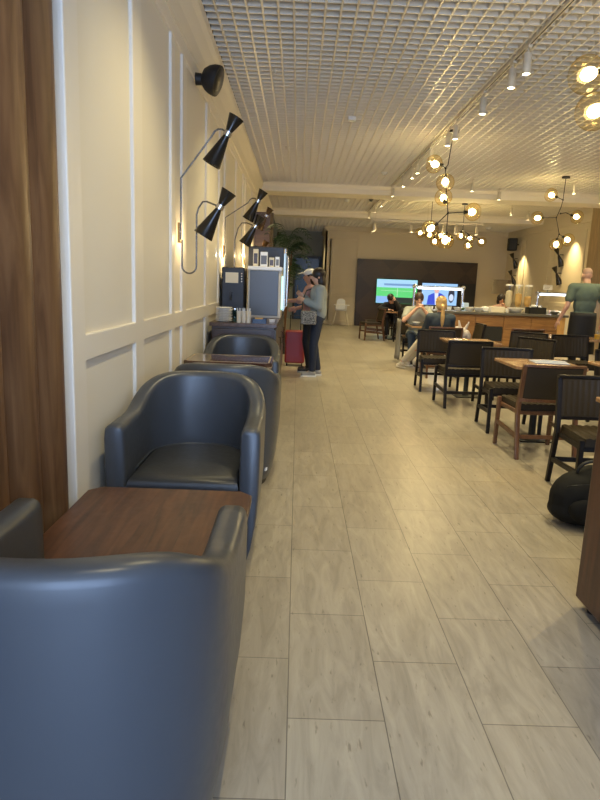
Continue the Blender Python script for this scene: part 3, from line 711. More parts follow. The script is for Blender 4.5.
def dtable(x, y, label, w=.66, h=.74):
    global tb0
    if tb0 is None:
        r = thing('dining_table', label, 'table', (x, y, 0), 0, 'square wooden dining tables')
        bm = bmesh.new(); prism(bm, rrect(-w/2, w/2, -w/2, w/2, .03), h-.028, h); obj('tabletop', bm, M['tabletop'], r, bevel=.004)
        bm = bmesh.new(); lathe(bm, [(0, .014), (.05, .014), (.032, .03), (.032, h-.05), (.09, h-.04), (.09, h-.028), (0, h-.028)], 18); obj('pedestal', bm, M['blackmetal'], r, smooth=True)
        bm = bmesh.new(); prism(bm, rrect(-.16, .16, -.16, .16, .02), 0, .014); obj('base_plate', bm, M['blackmetal'], r, bevel=.003)
        tb0 = r
    else: return dup(tb0, (x, y, 0), 0, label, 'square wooden dining tables')
dtable(2.31, 5.82, 'wooden dining table with the pale napkin on it')
dtable(2.30, 3.66, 'nearest wooden dining table, only its corner showing at the right edge')
dtable(2.28, 8.12, 'bare wooden dining table in the middle of the aisle row')
dtable(2.30, 11.0, 'wooden dining table of the seated couple')
dtable(3.26, 5.85, 'wooden dining table at the right edge with its light edge showing')
dtable(3.75, 9.55, 'dark-looking wooden table in front of the buffet counter')
dtable(4.60, 9.32, 'bright wooden table with a glass of juice at the right edge')
dtable(2.60, 16.65, 'wooden table the person in black leans on')
# table items
o = bmesh.new(); prism(o, [(-.17, -.13), (.14, -.16), (.20, .10), (.02, .17), (-.15, .12)], 0, .004)
tag(obj('napkin', o, mat('pale_blue_paper', (.26, .32, .48), .4), loc=(2.43, 5.90, .742)), 'pale bluish paper napkin lying on the nearer aisle table', 'napkin')
def glassof(label, loc, liquid, rr=.036, h=.10):
    g = thing('drinking_glass', label, 'glass', loc)
    bm = bmesh.new(); lathe(bm, [(0, .0), (rr*.8, 0), (rr, h), (rr-.003, h), (rr*.77, .006), (0, .006)], 18); obj('glass_wall', bm, M['glass'], g, smooth=True)
    bm = bmesh.new(); lathe(bm, [(0, .008), (rr*.75, .008), (rr*.88, h*.65), (0, h*.65)], 18); obj('juice', bm, liquid, g, smooth=True)
M['juice'] = mat('orange_juice', (.85, .48, .04), .3)
glassof('glass of yellow juice on the bright table at the right edge', (4.42, 9.10, .741), M['juice'], .045, .12)
tr = thing('serving_tray', 'dark tray on the seated couple\'s table', 'tray', (2.22, 10.95, .741))
bm = bmesh.new(); prism(bm, rrect(-.21, .21, -.15, .15, .03), 0, .012); obj('tray_body', bm, M['machine'], tr, bevel=.004)
glassof('short glass of orange juice on the seated couple\'s tray', (2.25, 10.88, .755), M['juice'], .045, .075)
bm = bmesh.new(); lathe(bm, [(0, 0), (.04, 0), (.07, .045), (.066, .045), (.036, .006), (0, .006)], 20); tag(obj('bowl', bm, M['white'], loc=(2.10, 10.95, .755), smooth=True), 'small white bowl on the seated couple\'s tray', 'bowl')

# ================================================================== NEAR RIGHT: wooden stand and bag
ws = thing('service_stand', 'walnut service stand cut off by the right edge, on a black foot', 'cabinet', (1.56, 2.38, 0))
bm = bmesh.new(); prism(bm, [(-.22, .034), (-.18, .028), (.19, .028), (.25, .034), (.25, 1.15), (-.25, 1.15), (-.25, .055), (-.24, .042)], -.22, .22, 'y')
obj('body', bm, M['walnutv'], ws, bevel=.012, seg=3)
for x, y in ((-.19, -.14), (-.19, .16), (.19, -.16), (.19, .16)):
    bm = bmesh.new(); lathe(bm, [(0, 0), (.024, 0), (.026, .012), (.018, .02), (.014, .030), (0, .030)], 16, (x, y, 0)); obj('foot', bm, M['black'], ws, smooth=True)
M['bagcloth'] = mat('black_nylon', (.006, .006, .006), .75, spec=.25)
bg = thing('backpack', 'black backpack on the floor between the walnut stand and the nearest chair', 'bag', (1.79, 3.62, 0))
bm = bmesh.new(); ell(bm, (0, 0, .17), (.20, .15, .175)); ell(bm, (0, 0, .10), (.205, .155, .10)); ell(bm, (.06, .0, .26), (.14, .11, .12))
o = obj('bag_body', bm, M['bagcloth'], bg); m_ = o.modifiers.new('r', 'REMESH'); m_.mode = 'VOXEL'; m_.voxel_size = .012; m_.use_smooth_shade = True
s_ = o.modifiers.new('s', 'SMOOTH'); s_.iterations = 8
bm = bmesh.new(); tube(bm, bez((-.06, -.02, .335), (-.05, -.04, .43), (.08, -.04, .43), (.1, -.02, .37)), .010); obj('handle', bm, M['black'], bg, smooth=True)
bm = bmesh.new(); tube(bm, bez((-.15, -.11, .27), (-.08, -.16, .31), (.05, -.16, .30), (.14, -.10, .28)), .004, 6); obj('zip', bm, M['blackmetal'], bg)
bm = bmesh.new(); ell(bm, (0, -.12, .13), (.13, .05, .09)); obj('pocket', bm, M['bagcloth'], bg, smooth=True)

# ================================================================== SIDEBOARD
SB = thing('sideboard', 'dark wooden sideboard along the left wall carrying the drinks machine', 'cabinet', (0, 0, 0))
SB.location = (-.53, 8.2, 0)
obj('cabinet_body', B((-.35, .30, -1.76, 1.76, .08, .93)), M['walnutdark'], SB, bevel=.004)
obj('worktop', B((-.37, .325, -1.80, 1.80, .93, .97)), wood('sideboard_top', (.14, .085, .06), (.07, .042, .03), .2, (12, 2, 12)), SB, bevel=.004)
obj('plinth', B((-.33, .27, -1.72, 1.72, 0, .08)), M['plinth'], SB)
for i in range(4):
    y0 = -1.74+i*.87
    dd = obj('door', B((.30, .318, y0+.01, y0+.86, .10, .91)), M['stone'], SB, bevel=.003)
    bm = bmesh.new(); tube(bm, [(.318, y0+.1, .6), (.34, y0+.1, .6), (.34, y0+.1, .75), (.318, y0+.1, .75)], .006, 6); obj('handle', bm, M['blackmetal'], dd)
obj('drawer', B((-.33, .28, -1.782, -1.76, .70, .91)), M['walnutdark'], SB, bevel=.004)
obj('drawer', B((-.33, .28, -1.782, -1.76, .46, .69)), M['walnutdark'], SB, bevel=.004)
# drinks dispenser
dd = thing('drinks_machine', 'steel-fronted drinks machine standing on the sideboard', 'machine', (-.40, 7.75, .97))
obj('housing', B((-.20, .20, -.26, .30, 0, .60)), M['whitemetal'], dd, bevel=.01)
obj('front_panel', B((-.175, .165, -.272, -.258, .03, .555)), mat('grey_plastic_panel', (.075, .080, .088), .3), dd, bevel=.004)
obj('top_band', B((-.205, .205, -.28, .30, .56, .605)), M['white'], dd, bevel=.008)
obj('side_screen', B((.20, .212, -.2, .2, .10, .5)), mat('lit_screen', (.1, .3, .2), .2, emit=(.45, .9, .75), es=.5), dd, bevel=.004)
# dark coffee machine
cm = thing('coffee_machine', 'dark blue-black coffee machine beside the wall behind the white plates', 'machine', (-.755, 7.6, .97))
obj('housing', B((-.145, .12, -.2, .25, 0, .58)), M['machine'], cm, bevel=.012)
obj('label_panel', B((-.10, .05, -.208, -.20, .40, .52)), M['cream'], cm)
bm = bmesh.new(); 
for z in (.42, .45, .48, .51): cyl(bm, (.09, -.2, z), (.09, -.21, z), .008, n=8)
obj('button', bm, M['whitemetal'], cm)
bm = bmesh.new(); cyl(bm, (-.03, -.2, .28), (-.03, -.26, .28), .02); cyl(bm, (-.03, -.25, .28), (-.03, -.25, .20), .012); obj('spout', bm, M['blackmetal'], cm, smooth=True)
# tall cooler
tc_ = thing('drinks_cooler', 'tall dark drinks cooler with lit door edge behind the drinks machine', 'refrigerator', (-.42, 8.75, .97))
obj('housing', B((-.25, .22, -.4, .4, 0, .88)), M['machine'], tc_, bevel=.01)
obj('glass_door', B((.22, .235, -.38, .38, .05, .84)), mat('cooler_glass_lit', (.3, .4, .45), .08, emit=(.62, .82, 1), es=.2), tc_, bevel=.004)
bm = bmesh.new(); tube(bm, [(.25, -.36, .1), (.275, -.36, .12), (.275, -.36, .76), (.25, -.36, .78)], .012); obj('door_handle', bm, M['chrome'], tc_, smooth=True)
bm = bmesh.new(); cyl(bm, (.235, -.40, .80), (.235, -.40, .86), .025); obj('hinge_cap', bm, M['chrome'], tc_)
# boxes and cups on the drinks machine
for i, (x, y, wd, hh, mm, lab) in enumerate(((-.52, 7.62, .06, .20, 'cream', 'tall white and brown carton'), (-.42, 7.60, .085, .17, 'white', 'wide white carton'), (-.33, 7.66, .06, .11, 'cream', 'small cream carton'), (-.26, 7.64, .05, .12, 'white', 'slim white carton'))):
    c_ = thing('drinks_carton', lab+' standing on top of the drinks machine', 'carton', (x, y, 1.576), 0, 'cartons on top of the drinks machine')
    obj('carton_body', B((-wd/2, wd/2, -.04, .04, 0, hh)), M[mm], c_, bevel=.003)
    obj('printed_label', B((-wd/2+.008, wd/2-.008, -.0415, -.04, hh*.15, hh*.75)), M['walnutdark'] if i % 2 == 0 else M['stone'], c_)
    bm = bmesh.new(); cyl(bm, (0, 0, hh), (0, 0, hh+.015), .014); obj('cap', bm, M['black'], c_, smooth=True)
# plates
pl0 = None
for i in range(9):
    bm = bmesh.new(); lathe(bm, [(0, .003), (.045, 0), (.055, .003), (.088, .016), (.087, .019), (.055, .007), (0, .006)], 28)
    lab = 'white plate in the stack on the near left of the sideboard'
    if pl0 is None: pl0 = tag(obj('plate', bm, M['white'], smooth=True, loc=(-.765, 6.53, .97)), 'bottom white plate of the stack on the sideboard', 'plate', 'stacked white plates on the sideboard')
    else:
        bm.free(); c_ = pl0.copy(); COL.objects.link(c_); c_.location = (-.765, 6.53, .97+.0165*i)
        c_['label'] = 'top white plate of the stack on the sideboard' if i == 8 else ('plate %s from the bottom of the white stack on the sideboard' % ('', 'second', 'third', 'fourth', 'fifth', 'sixth', 'seventh', 'eighth')[i])
# jar, holder, tray
jr = thing('glass_jar', 'small greenish glass jar beside the white plates', 'jar', (-.66, 6.62, .97))
bm = bmesh.new(); lathe(bm, [(0, 0), (.033, 0), (.036, .02), (.036, .09), (.025, .11), (.025, .125), (0, .125)], 18); obj('jar_body', bm, glass_mat('green_glass', (.45, .62, .55), .5), jr, smooth=True)
bm = bmesh.new(); cyl(bm, (0, 0, .125), (0, 0, .14), .028, n=18); obj('lid', bm, M['chrome'], jr, smooth=True)
for i, x in enumerate((-.60, -.55, -.50)):
    h_ = thing('stirrer_cup', ('left', 'middle', 'right')[i]+' beige cup holding sugar sticks on the sideboard', 'cup', (x-.005, 6.50, .97), 0, 'cups of sugar sticks on the sideboard')
    bm = bmesh.new(); lathe(bm, [(0, 0), (.022, 0), (.025, .12), (.022, .12), (.019, .006), (0, .006)], 16); obj('cup_body', bm, M['cream'] if i != 1 else M['whitemetal'], h_, smooth=True)
    bm = bmesh.new()
    for k in range(6): cyl(bm, (random.uniform(-.01, .01), random.uniform(-.01, .01), .008), (random.uniform(-.02, .02), random.uniform(-.02, .02), .15), .003, n=6)
    obj('sugar_stick', bm, M['white'], h_)
ty = thing('condiment_tray', 'dark blue tray on the front of the sideboard', 'tray', (-.39, 6.55, .97))
bm = bmesh.new(); abox(bm, -.075, .075, -.09, .09, 0, .01)
for a in ((-.075, -.068, -.09, .09), (.068, .075, -.09, .09), (-.075, .075, -.09, -.083), (-.075, .075, .083, .09)): abox(bm, *a, .01, .045)
obj('tray_body', bm, M['darkblue'], ty)
bm = bmesh.new(); abox(bm, -.05, .03, -.05, .05, .0105, .05); obj('packet', bm, M['juice'], ty)
bm = bmesh.new(); lathe(bm, [(0, 0), (.03, 0), (.036, .03), (.033, .03), (.027, .006), (0, .006)], 18); tag(obj('saucer_cup', bm, M['white'], loc=(-.27, 6.75, .97), smooth=True), 'small white dish at the aisle corner of the sideboard', 'dish')
# red trolley beyond
rc = thing('suitcase', 'red suitcase standing behind the two women', 'suitcase', (-.02, 10.6, 0))
obj('case_body', B((-.17, .17, -.12, .12, .05, .60)), M['red'], rc, bevel=.03, seg=3)
bm = bmesh.new(); tube(bm, [(-.09, .09, .58), (-.09, .09, .85), (.09, .09, .85), (.09, .09, .58)], .009); obj('pull_handle', bm, M['black'], rc)
for x in (-.13, .13):
    for y in (-.08, .08):
        bm = bmesh.new(); cyl(bm, (x-.01, y, .028), (x+.01, y, .028), .028, n=14); obj('wheel', bm, M['black'], rc, smooth=True)
# palm
pm = thing('potted_palm', 'dark green potted palm behind the drinks cooler', 'plant', (-.24, 12.4, 0))
bm = bmesh.new(); lathe(bm, [(0, 0), (.15, 0), (.19, .38), (.17, .38), (.16, .34), (0, .34)], 24); obj('pot', bm, M['pot'], pm, smooth=True)
bm = bmesh.new()
for k in range(5): tube(bm, bez((0, 0, .34), (.02, .01*k, .8), (.03*(k-2), .0, 1.2), (.045*(k-2), .02, 2.0)), .012, 6)
obj('stem', bm, M['brownwood'], pm, smooth=True)
for k in range(38):
    bm = bmesh.new(); az = k*2.4; z0 = random.uniform(1.2, 2.15); rr = random.uniform(.28, .48); up = random.uniform(.15, .6)
    d = Vector((math.cos(az), math.sin(az), 0)); b0 = Vector((.0, 0, z0))
    if b0.x + d.x*rr < -.5: rr = .3
    sp_ = bez(b0, b0+Vector((0, 0, up*.7))+d*.1, b0+d*rr*.6+Vector((0, 0, up)), b0+d*rr+Vector((0, 0, up*.35)), 12)
    tube(bm, sp_, .005, 5)
    sd = Vector((-d.y, d.x, 0))
    for i in range(2, 13):
        p = sp_[i]; ln = .16*math.sin(PI*(i/14))+.04
        for s in (-1, 1):
            tip = p+sd*s*ln+d*.05+Vector((0, 0, -.05)); m1 = p+d*.012; m2 = p-d*.012
            a = bm.verts.new(m1); b = bm.verts.new(m2); c = bm.verts.new((m2+tip)/2+Vector((0, 0, .012))-d*.008); e = bm.verts.new(tip); f = bm.verts.new((m1+tip)/2+Vector((0, 0, .012))+d*.008)
            bm.faces.new((a, b, c, e, f))
    obj('frond', bm, M['greenleaf'], pm)

# ================================================================== FAR WALL: panel, screens, high chair
pn = tag(obj('wood_panel', B((2.02, 6.18, YF-.14, YF-.02, 0, 2.3)), M['panelwood'], bevel=.01), 'large dark brown herringbone wood panel covering the middle of the far wall', 'panel')
def screen(label, x0, x1, z0, z1, bg):
    t = thing('television', label, 'television', ((x0+x1)/2, YF-.145, (z0+z1)/2))
    w, h = (x1-x0)/2, (z1-z0)/2
    obj('bezel', B((-w, w, -.05, 0, -h, h)), M['black'], t, bevel=.008)
    sc = obj('screen', B((-w+.02, w-.02, -.052, -.050, -h+.02, h-.02)), bg, t)
    return t, sc
def em(name, c, s=.32): return mat(name, (.02, .02, .02), .3, emit=c, es=s)
tv1, s1 = screen('left wall television showing a green football pitch', 2.70, 4.15, .80, 1.66, em('screen_pitch', (.10, .62, .18)))
obj('picture_stand', B((-.70, .70, -.0535, -.052, .13, .405)), em('screen_crowd', (.35, .62, .85)), s1)
obj('picture_board', B((-.45, .60, -.0545, -.0535, .20, .27)), em('screen_board', (.15, .30, .55)), s1)
obj('picture_dark_part', B((-.28, .70, -.0545, -.052, -.405, -.20)), em('screen_dark', (.01, .02, .02)), s1)  # black lower right part of the television picture
obj('picture_caption', B((-.70, -.28, -.0545, -.052, -.405, -.17)), em('screen_caption', (.25, .45, .8)), s1)
bm = bmesh.new()
abox(bm, -.55, .6, -.0545, -.0525, .02, .026); abox(bm, .02, .03, -.0545, -.0525, -.19, .12)
obj('picture_line', bm, em('screen_line', (.8, .95, .8)), s1)
tv2, s2 = screen('right wall television showing a person in a blue suit', 4.28, 5.55, .80, 1.58, em('screen_studio', (.32, .55, .85)))
bm = bmesh.new(); prism(bm, [(-.42, -.36), (-.38, -.05), (-.22, .03), (-.06, .06), (.08, .02), (.20, -.06), (.24, -.36)], -.0535, -.052, 'y'); obj('picture_suit', bm, em('screen_suit', (.03, .07, .6)), s2)
bm = bmesh.new(); prism(bm, [(-.13, -.36), (-.17, .04), (-.03, .04), (-.07, -.36)], -.0545, -.0535, 'y'); obj('picture_shirt', bm, em('screen_shirt', (.7, .75, .9)), s2)
bm = bmesh.new(); prism(bm, [(-.10+.09*math.cos(a*PI/8), .15+.12*math.sin(a*PI/8)) for a in range(16)], -.0545, -.0535, 'y'); obj('picture_face', bm, em('screen_face', (.75, .45, .42)), s2)
bm = bmesh.new(); prism(bm, [(.42+.11*math.cos(a*PI/8), -.02+.26*math.sin(a*PI/8)) for a in range(16)], -.0535, -.052, 'y'); obj('picture_guest', bm, em('screen_guest', (.02, .03, .06)), s2)
bm = bmesh.new(); prism(bm, [(.42+.08*math.cos(a*PI/8), -.1+.12*math.sin(a*PI/8)) for a in range(16)], -.0545, -.0535, 'y'); obj('picture_guest_shirt', bm, em('screen_guest_shirt', (.6, .7, .9)), s2)
t3 = thing('television', 'dark switched-off screen right of the blue suit picture', 'television', (5.86, YF-.145, 1.2)); obj('bezel', B((-.28, .28, -.05, 0, -.39, .39)), M['black'], t3, bevel=.01)
hc = thing('high_chair', 'white plastic high chair standing against the far wall', 'high chair', (1.5, 21.5, 0))
for sx in (-1, 1):
    for sy in (-1, 1):
        bm = bmesh.new(); cyl(bm, (sx*.28, sy*.26, 0), (sx*.15, sy*.13, .58), .013, .018, 10); obj('leg', bm, M['whitemetal'], hc, smooth=True)
bm = bmesh.new(); prism(bm, rrect(-.19, .19, -.17, .17, .06), .52, .56); abox(bm, -.19, -.17, -.12, .17, .56, .70); abox(bm, .17, .19, -.12, .17, .56, .70); obj('seat', bm, M['white'], hc, bevel=.01)
bm = bmesh.new(); prism(bm, [(-.17, .56), (.17, .56), (.14, .86), (.06, .92), (-.06, .92), (-.14, .86)], .15, .18, 'y'); obj('backrest', bm, M['white'], hc, bevel=.01)
bm = bmesh.new(); prism(bm, rrect(-.27, .27, -.34, -.08, .05), .70, .725); obj('tray', bm, M['white'], hc, bevel=.008)

# ================================================================== BUFFET COUNTER
ct = thing('buffet_counter', 'long wooden buffet counter with dark stone top across the back of the room', 'counter', (0, 14.4, 0))
obj('counter_body', B((2.6, 6.05, .04, .85, .10, .84)), M['oak'], ct)
obj('plinth', B((2.65, 6.2, .08, .8, 0, .10)), M['plinth'], ct)
obj('stone_top', B((2.55, 6.27, -.03, .9, .84, .895)), M['stone'], ct, bevel=.006)
obj('end_post', B((6.05, 6.22, .03, .85, .10, .84)), M['oakend'], ct)
for i, (a, b) in enumerate(((2.62, 3.42), (3.44, 4.12), (4.80, 5.42), (5.44, 6.04))):
    dr = obj('drawer_front', B((a, b, .02, .04, .52, .82)), M['oak'], ct, bevel=.004)
obj('drawer_front', B((4.14, 4.78, .02, .04, .58, .82)), M['oak'], ct, bevel=.004)
for a, b in ((2.62, 3.42), (3.44, 4.12), (4.80, 5.42), (5.44, 6.04)): obj('lower_panel', B((a, b, .02, .04, .12, .50)), M['oak'], ct, bevel=.004)
obj('niche_shade_panel', B((4.14, 4.78, .015, .045, .24, .57)), M['black'], ct)  # flat black panel painted as the shaded inside of a niche
def guard(label, x0, x1, y, posts, z0=.895, hgt=.50):
    g = thing('sneeze_guard', label, 'heat lamp', (x0, y, z0), 0, 'lit serving lamps over the buffet')
    L = x1-x0
    bm = bmesh.new(); tube(bm, [(0, 0, hgt), (L, 0, hgt)], .028, 12); obj('light_tube', bm, M['tube'], g, smooth=True)
    obj('housing', B((0, L, -.05, .05, hgt+.02, hgt+.05)), M['steel'], g, bevel=.005)
    for p in posts:
        bm = bmesh.new(); cyl(bm, (p, 0, 0), (p, 0, hgt+.03), .035, .03, 12); ell(bm, (p, 0, hgt+.03), .055, n=12); obj('post', bm, M['chrome'], g, smooth=True)
    area('guard_light', (x0+L/2, y, z0+hgt-.06), (0, 0, 0), L, .05, (.85, .93, 1), 3)
guard('lit serving lamp on chrome posts in front of the televisions', 2.85, 3.95, 14.95, (-.08, 1.08))
guard('lit serving lamp on a chrome post near the right end of the buffet', 5.75, 6.70, 14.9, (-.05,), hgt=.46)
# small white signs
for lab, x in (('small white sign board above the right serving lamp', 5.92), ('small white sign board at the far end of the right serving lamp', 6.55)):
    s = thing('sign_board', lab, 'sign', (x, 14.9, 1.405), 0, 'white signs above the serving lamp')
    obj('board', B((-.11, .11, -.006, .006, .05, .17)), M['white'], s); obj('foot', B((-.01, .01, -.01, .01, 0, .05)), M['chrome'], s)
    bm = bmesh.new()
    for k in range(3): abox(bm, -.09, .07-.02*k, -.0075, -.006, .14-.03*k, .148-.03*k)
    obj('print_line', bm, M['stone'], s)
# cereal dispensers
for i, x in enumerate((5.03, 5.26, 5.49)):
    c_ = thing('cereal_dispenser', ('left', 'middle', 'right')[i]+' tall clear cereal dispenser on the buffet', 'dispenser', (x, 14.95, .895), 0, 'cereal dispensers on the buffet')
    obj('base', B((-.10, .10, -.09, .09, 0, .10)), M['whitemetal'], c_, bevel=.01)
    bm = bmesh.new(); lathe(bm, [(0, .10), (.05, .12), (.085, .2), (.085, .62), (0, .62)], 20); obj('hopper', bm, M['glass'], c_, smooth=True)
    bm = bmesh.new(); lathe(bm, [(0, .13), (.04, .14), (.075, .21), (.075, .50-.06*i), (0, .52-.06*i)], 20); obj('cereal', bm, mat('cereal', (.62, .38, .13), .8) if i else mat('oats', (.66, .56, .40), .8), c_, smooth=True)
    bm = bmesh.new(); lathe(bm, [(0, .62), (.09, .62), (.09, .66), (0, .67)], 20); obj('lid', bm, M['white'], c_, smooth=True)
    bm = bmesh.new(); cyl(bm, (0, -.09, .08), (0, -.13, .08), .02); obj('knob', bm, M['black'], c_, smooth=True)
def bowl(name, label, loc, r, h, m, cat='bowl', group='bowls and dishes on the buffet'):
    bm = bmesh.new(); lathe(bm, [(0, 0), (r*.5, 0), (r*.9, h*.7), (r, h), (r*.96, h), (r*.85, h*.7), (r*.45, .01), (0, .01)], 20)
    return tag(obj(name, bm, m, loc=loc, smooth=True), label, cat, group)
zc = .896
bowl('salad_bowl', 'large white bowl on the buffet left of the black crate', (5.10, 14.62, zc), .19, .12, M['white'])
bowl('bowl', 'white bowl right of the left serving lamp', (4.26, 14.72, zc), .13, .09, M['white'])
bowl('bowl', 'small white bowl beside the blue carton on the buffet', (3.75, 14.62, zc), .10, .08, M['white'])
bowl('bowl', 'round white bowl between the blonde woman and the cream box', (4.02, 14.58, zc), .11, .10, M['white'])
bowl('bowl', 'dark bowl under the left serving lamp', (3.40, 14.84, zc), .12, .08, M['black'])
bowl('bowl', 'steel bowl near the right end of the buffet', (6.0, 14.56, zc), .12, .07, M['steel'])
tag(obj('cream_box', B((-.16, .16, -.1, .1, 0, .13)), M['cream'], loc=(4.66, 14.62, zc), bevel=.006), 'pale rectangular box on the buffet left of the salad bowl', 'box')
tag(obj('blue_carton', B((-.06, .06, -.05, .05, 0, .19)), mat('pale_blue_card', (.45, .58, .75), .5), loc=(3.98, 14.8, zc), bevel=.004), 'pale blue carton on the buffet by the left serving lamp', 'carton')
tag(obj('white_crock', B((-.07, .07, -.07, .07, 0, .12)), M['white'], loc=(4.45, 14.80, zc), bevel=.02), 'white square crock on the buffet behind the cream box', 'crock')
kr = thing('black_crate', 'black basket of white-wrapped items on the buffet beside the cereal dispensers', 'basket', (5.58, 14.62, zc))
bm = bmesh.new(); abox(bm, -.2, .2, -.13, .13, 0, .012)
for a in ((-.2, -.188, -.13, .13), (.188, .2, -.13, .13), (-.2, .2, -.13, -.118), (-.2, .2, .118, .13)): abox(bm, *a, .012, .15)
obj('basket_body', bm, M['black'], kr)
for k in range(9):
    bm = bmesh.new(); ell(bm, (random.uniform(-.14, .14), random.uniform(-.08, .08), random.uniform(.10, .18)), (.05, .035, .03), (random.random(), random.random(), 1)); obj('wrapped_item', bm, M['white'] if k % 3 else M['machine'], kr, smooth=True)
cup0 = None
cups = [(3.02, 14.62), (3.14, 14.66), (3.26, 14.62), (3.55, 14.66), (3.62, 14.86), (4.88, 14.52), (4.90, 14.95), (4.72, 14.90), (5.84, 14.6), (5.92, 14.8), (6.08, 14.83), (6.17, 14.50), (2.75, 14.62), (2.84, 14.74)]
labs = ['white cup on the buffet under the left lamp, behind the seated man', 'white cup second along under the left lamp', 'white cup third along under the left lamp', 'white cup under the right part of the left lamp', 'white cup behind the others under the left lamp', 'white cup beside the pale box on the buffet', 'white cup right of the pale box, farther back', 'white cup just behind the pale box', 'white cup right of the black basket', 'white cup behind the steel bowl', 'white cup at the back of the right buffet end', 'white cup nearest the right buffet end', 'white cup at the left end of the buffet', 'white cup at the left end of the buffet, farther back']
for (x, y), lab in zip(cups, labs):
    if cup0 is None:
        cup0 = thing('coffee_cup', lab, 'cup', (x, y, zc), random.uniform(0, 6), 'white cups on the buffet')
        bm = bmesh.new(); lathe(bm, [(0, 0), (.028, 0), (.042, .04), (.045, .085), (.042, .085), (.038, .04), (.025, .006), (0, .006)], 18); obj('cup_body', bm, M['white'], cup0, smooth=True)
        bm = bmesh.new(); tube(bm, bez((.042, 0, .07), (.08, 0, .075), (.08, 0, .025), (.036, 0, .02), 8), .005, 6); obj('cup_handle', bm, M['white'], cup0, smooth=True)
    else: dup(cup0, (x, y, zc), random.uniform(0, 6), lab)
for k, (x, y, mname, lab) in enumerate(((6.02, 14.95, 'skinb', 'brownish pastry'), (5.84, 14.88, 'white', 'white roll'), (6.17, 14.80, 'skinb', 'brown roll'), (6.20, 14.72, 'cream', 'cream pastry'), (3.86, 14.68, 'greenleaf', 'dark green salad heap'))):
    bm = bmesh.new()
    for q in range(5): ell(bm, (random.uniform(-.04, .04), random.uniform(-.03, .03), .03+random.uniform(0, .03)), (.035, .028, .025))
    o = tag(obj('pastry' if k < 4 else 'salad_heap', bm, M[mname], loc=(x, y, zc+.0), smooth=False), lab+(' on the right end of the buffet' if k < 4 else ' on the buffet near the blue carton'), 'food')
    mm_ = o.modifiers.new('r', 'REMESH'); mm_.mode = 'VOXEL'; mm_.voxel_size = .008; mm_.use_smooth_shade = True
# table lamp far right corner
tl = thing('table_lamp', 'table lamp with a wide beige shade in the far right corner', 'lamp', (6.35, 19.6, 0))
bm = bmesh.new(); lathe(bm, [(0, 0), (.2, 0), (.2, .03), (.03, .05), (.03, 1.40), (0, 1.40)], 20); obj('stand', bm, M['black'], tl, smooth=True)
bm = bmesh.new(); lathe(bm, [(.29, 1.30), (.27, 1.73), (.26, 1.73), (.28, 1.30)], 28); obj('lamp_shade', bm, M['beigecloth'], tl, smooth=True)

# ================================================================== PEOPLE
def remesh(o, v, it=6):
    r = o.modifiers.new('remesh', 'REMESH'); r.mode = 'VOXEL'; r.voxel_size = v; r.use_smooth_shade = True
    s = o.modifiers.new('smooth', 'SMOOTH'); s.iterations = it; s.factor = .5
    return o
def cap(bm, p1, p2, r1, r2=None):
    r2 = r1 if r2 is None else r2; p1 = Vector(p1); p2 = Vector(p2)
    ell(bm, p1, r1, n=12); ell(bm, p2, r2, n=12)
    if (p2-p1).length > 1e-4: cyl(bm, p1, p2, r1, r2, 12)
def basis_ell(bm, c, r, z, y):
    z = Vector(z).normalized(); y = Vector(y); y = (y-z*y.dot(z)).normalized(); x = y.cross(z)
    m = Matrix(((x.x, y.x, z.x, c[0]), (x.y, y.y, z.y, c[1]), (x.z, y.z, z.z, c[2]), (0, 0, 0, 1)))
    bmesh.ops.create_uvsphere(bm, u_segments=20, v_segments=14, radius=1, matrix=m @ Matrix.Diagonal((*r, 1)))
def hand(bm, w, d, palm_n, curl=.5, side=1):
    # w wrist, d direction of the hand, palm_n palm normal (fingers curl towards it)
    d = Vector(d).normalized(); n = Vector(palm_n); n = (n-d*n.dot(d)).normalized(); s = d.cross(n)*side
    w = Vector(w); pc = w+d*.05
    basis_ell(bm, pc, (.040, .050, .018), n, d)
    for i, L in enumerate((.068, .077, .072, .058)):
        o_ = pc+d*.038+s*(.029-.0195*i)
        a = curl*.6; p1 = o_+(d*math.cos(a)+n*math.sin(a))*L*.5
        a2 = curl*1.5; p2 = p1+(d*math.cos(a2)+n*math.sin(a2))*L*.5
        cap(bm, o_, p1, .0095, .0085); cap(bm, p1, p2, .0085, .0072)
    t0 = w+d*.022+s*.030; t1 = t0+(s*.7+d*.6+n*.25).normalized()*.035; t2 = t1+(d*.8+s*.15+n*.4).normalized()*.030
    cap(bm, t0, t1, .013, .011); cap(bm, t1, t2, .011, .009)
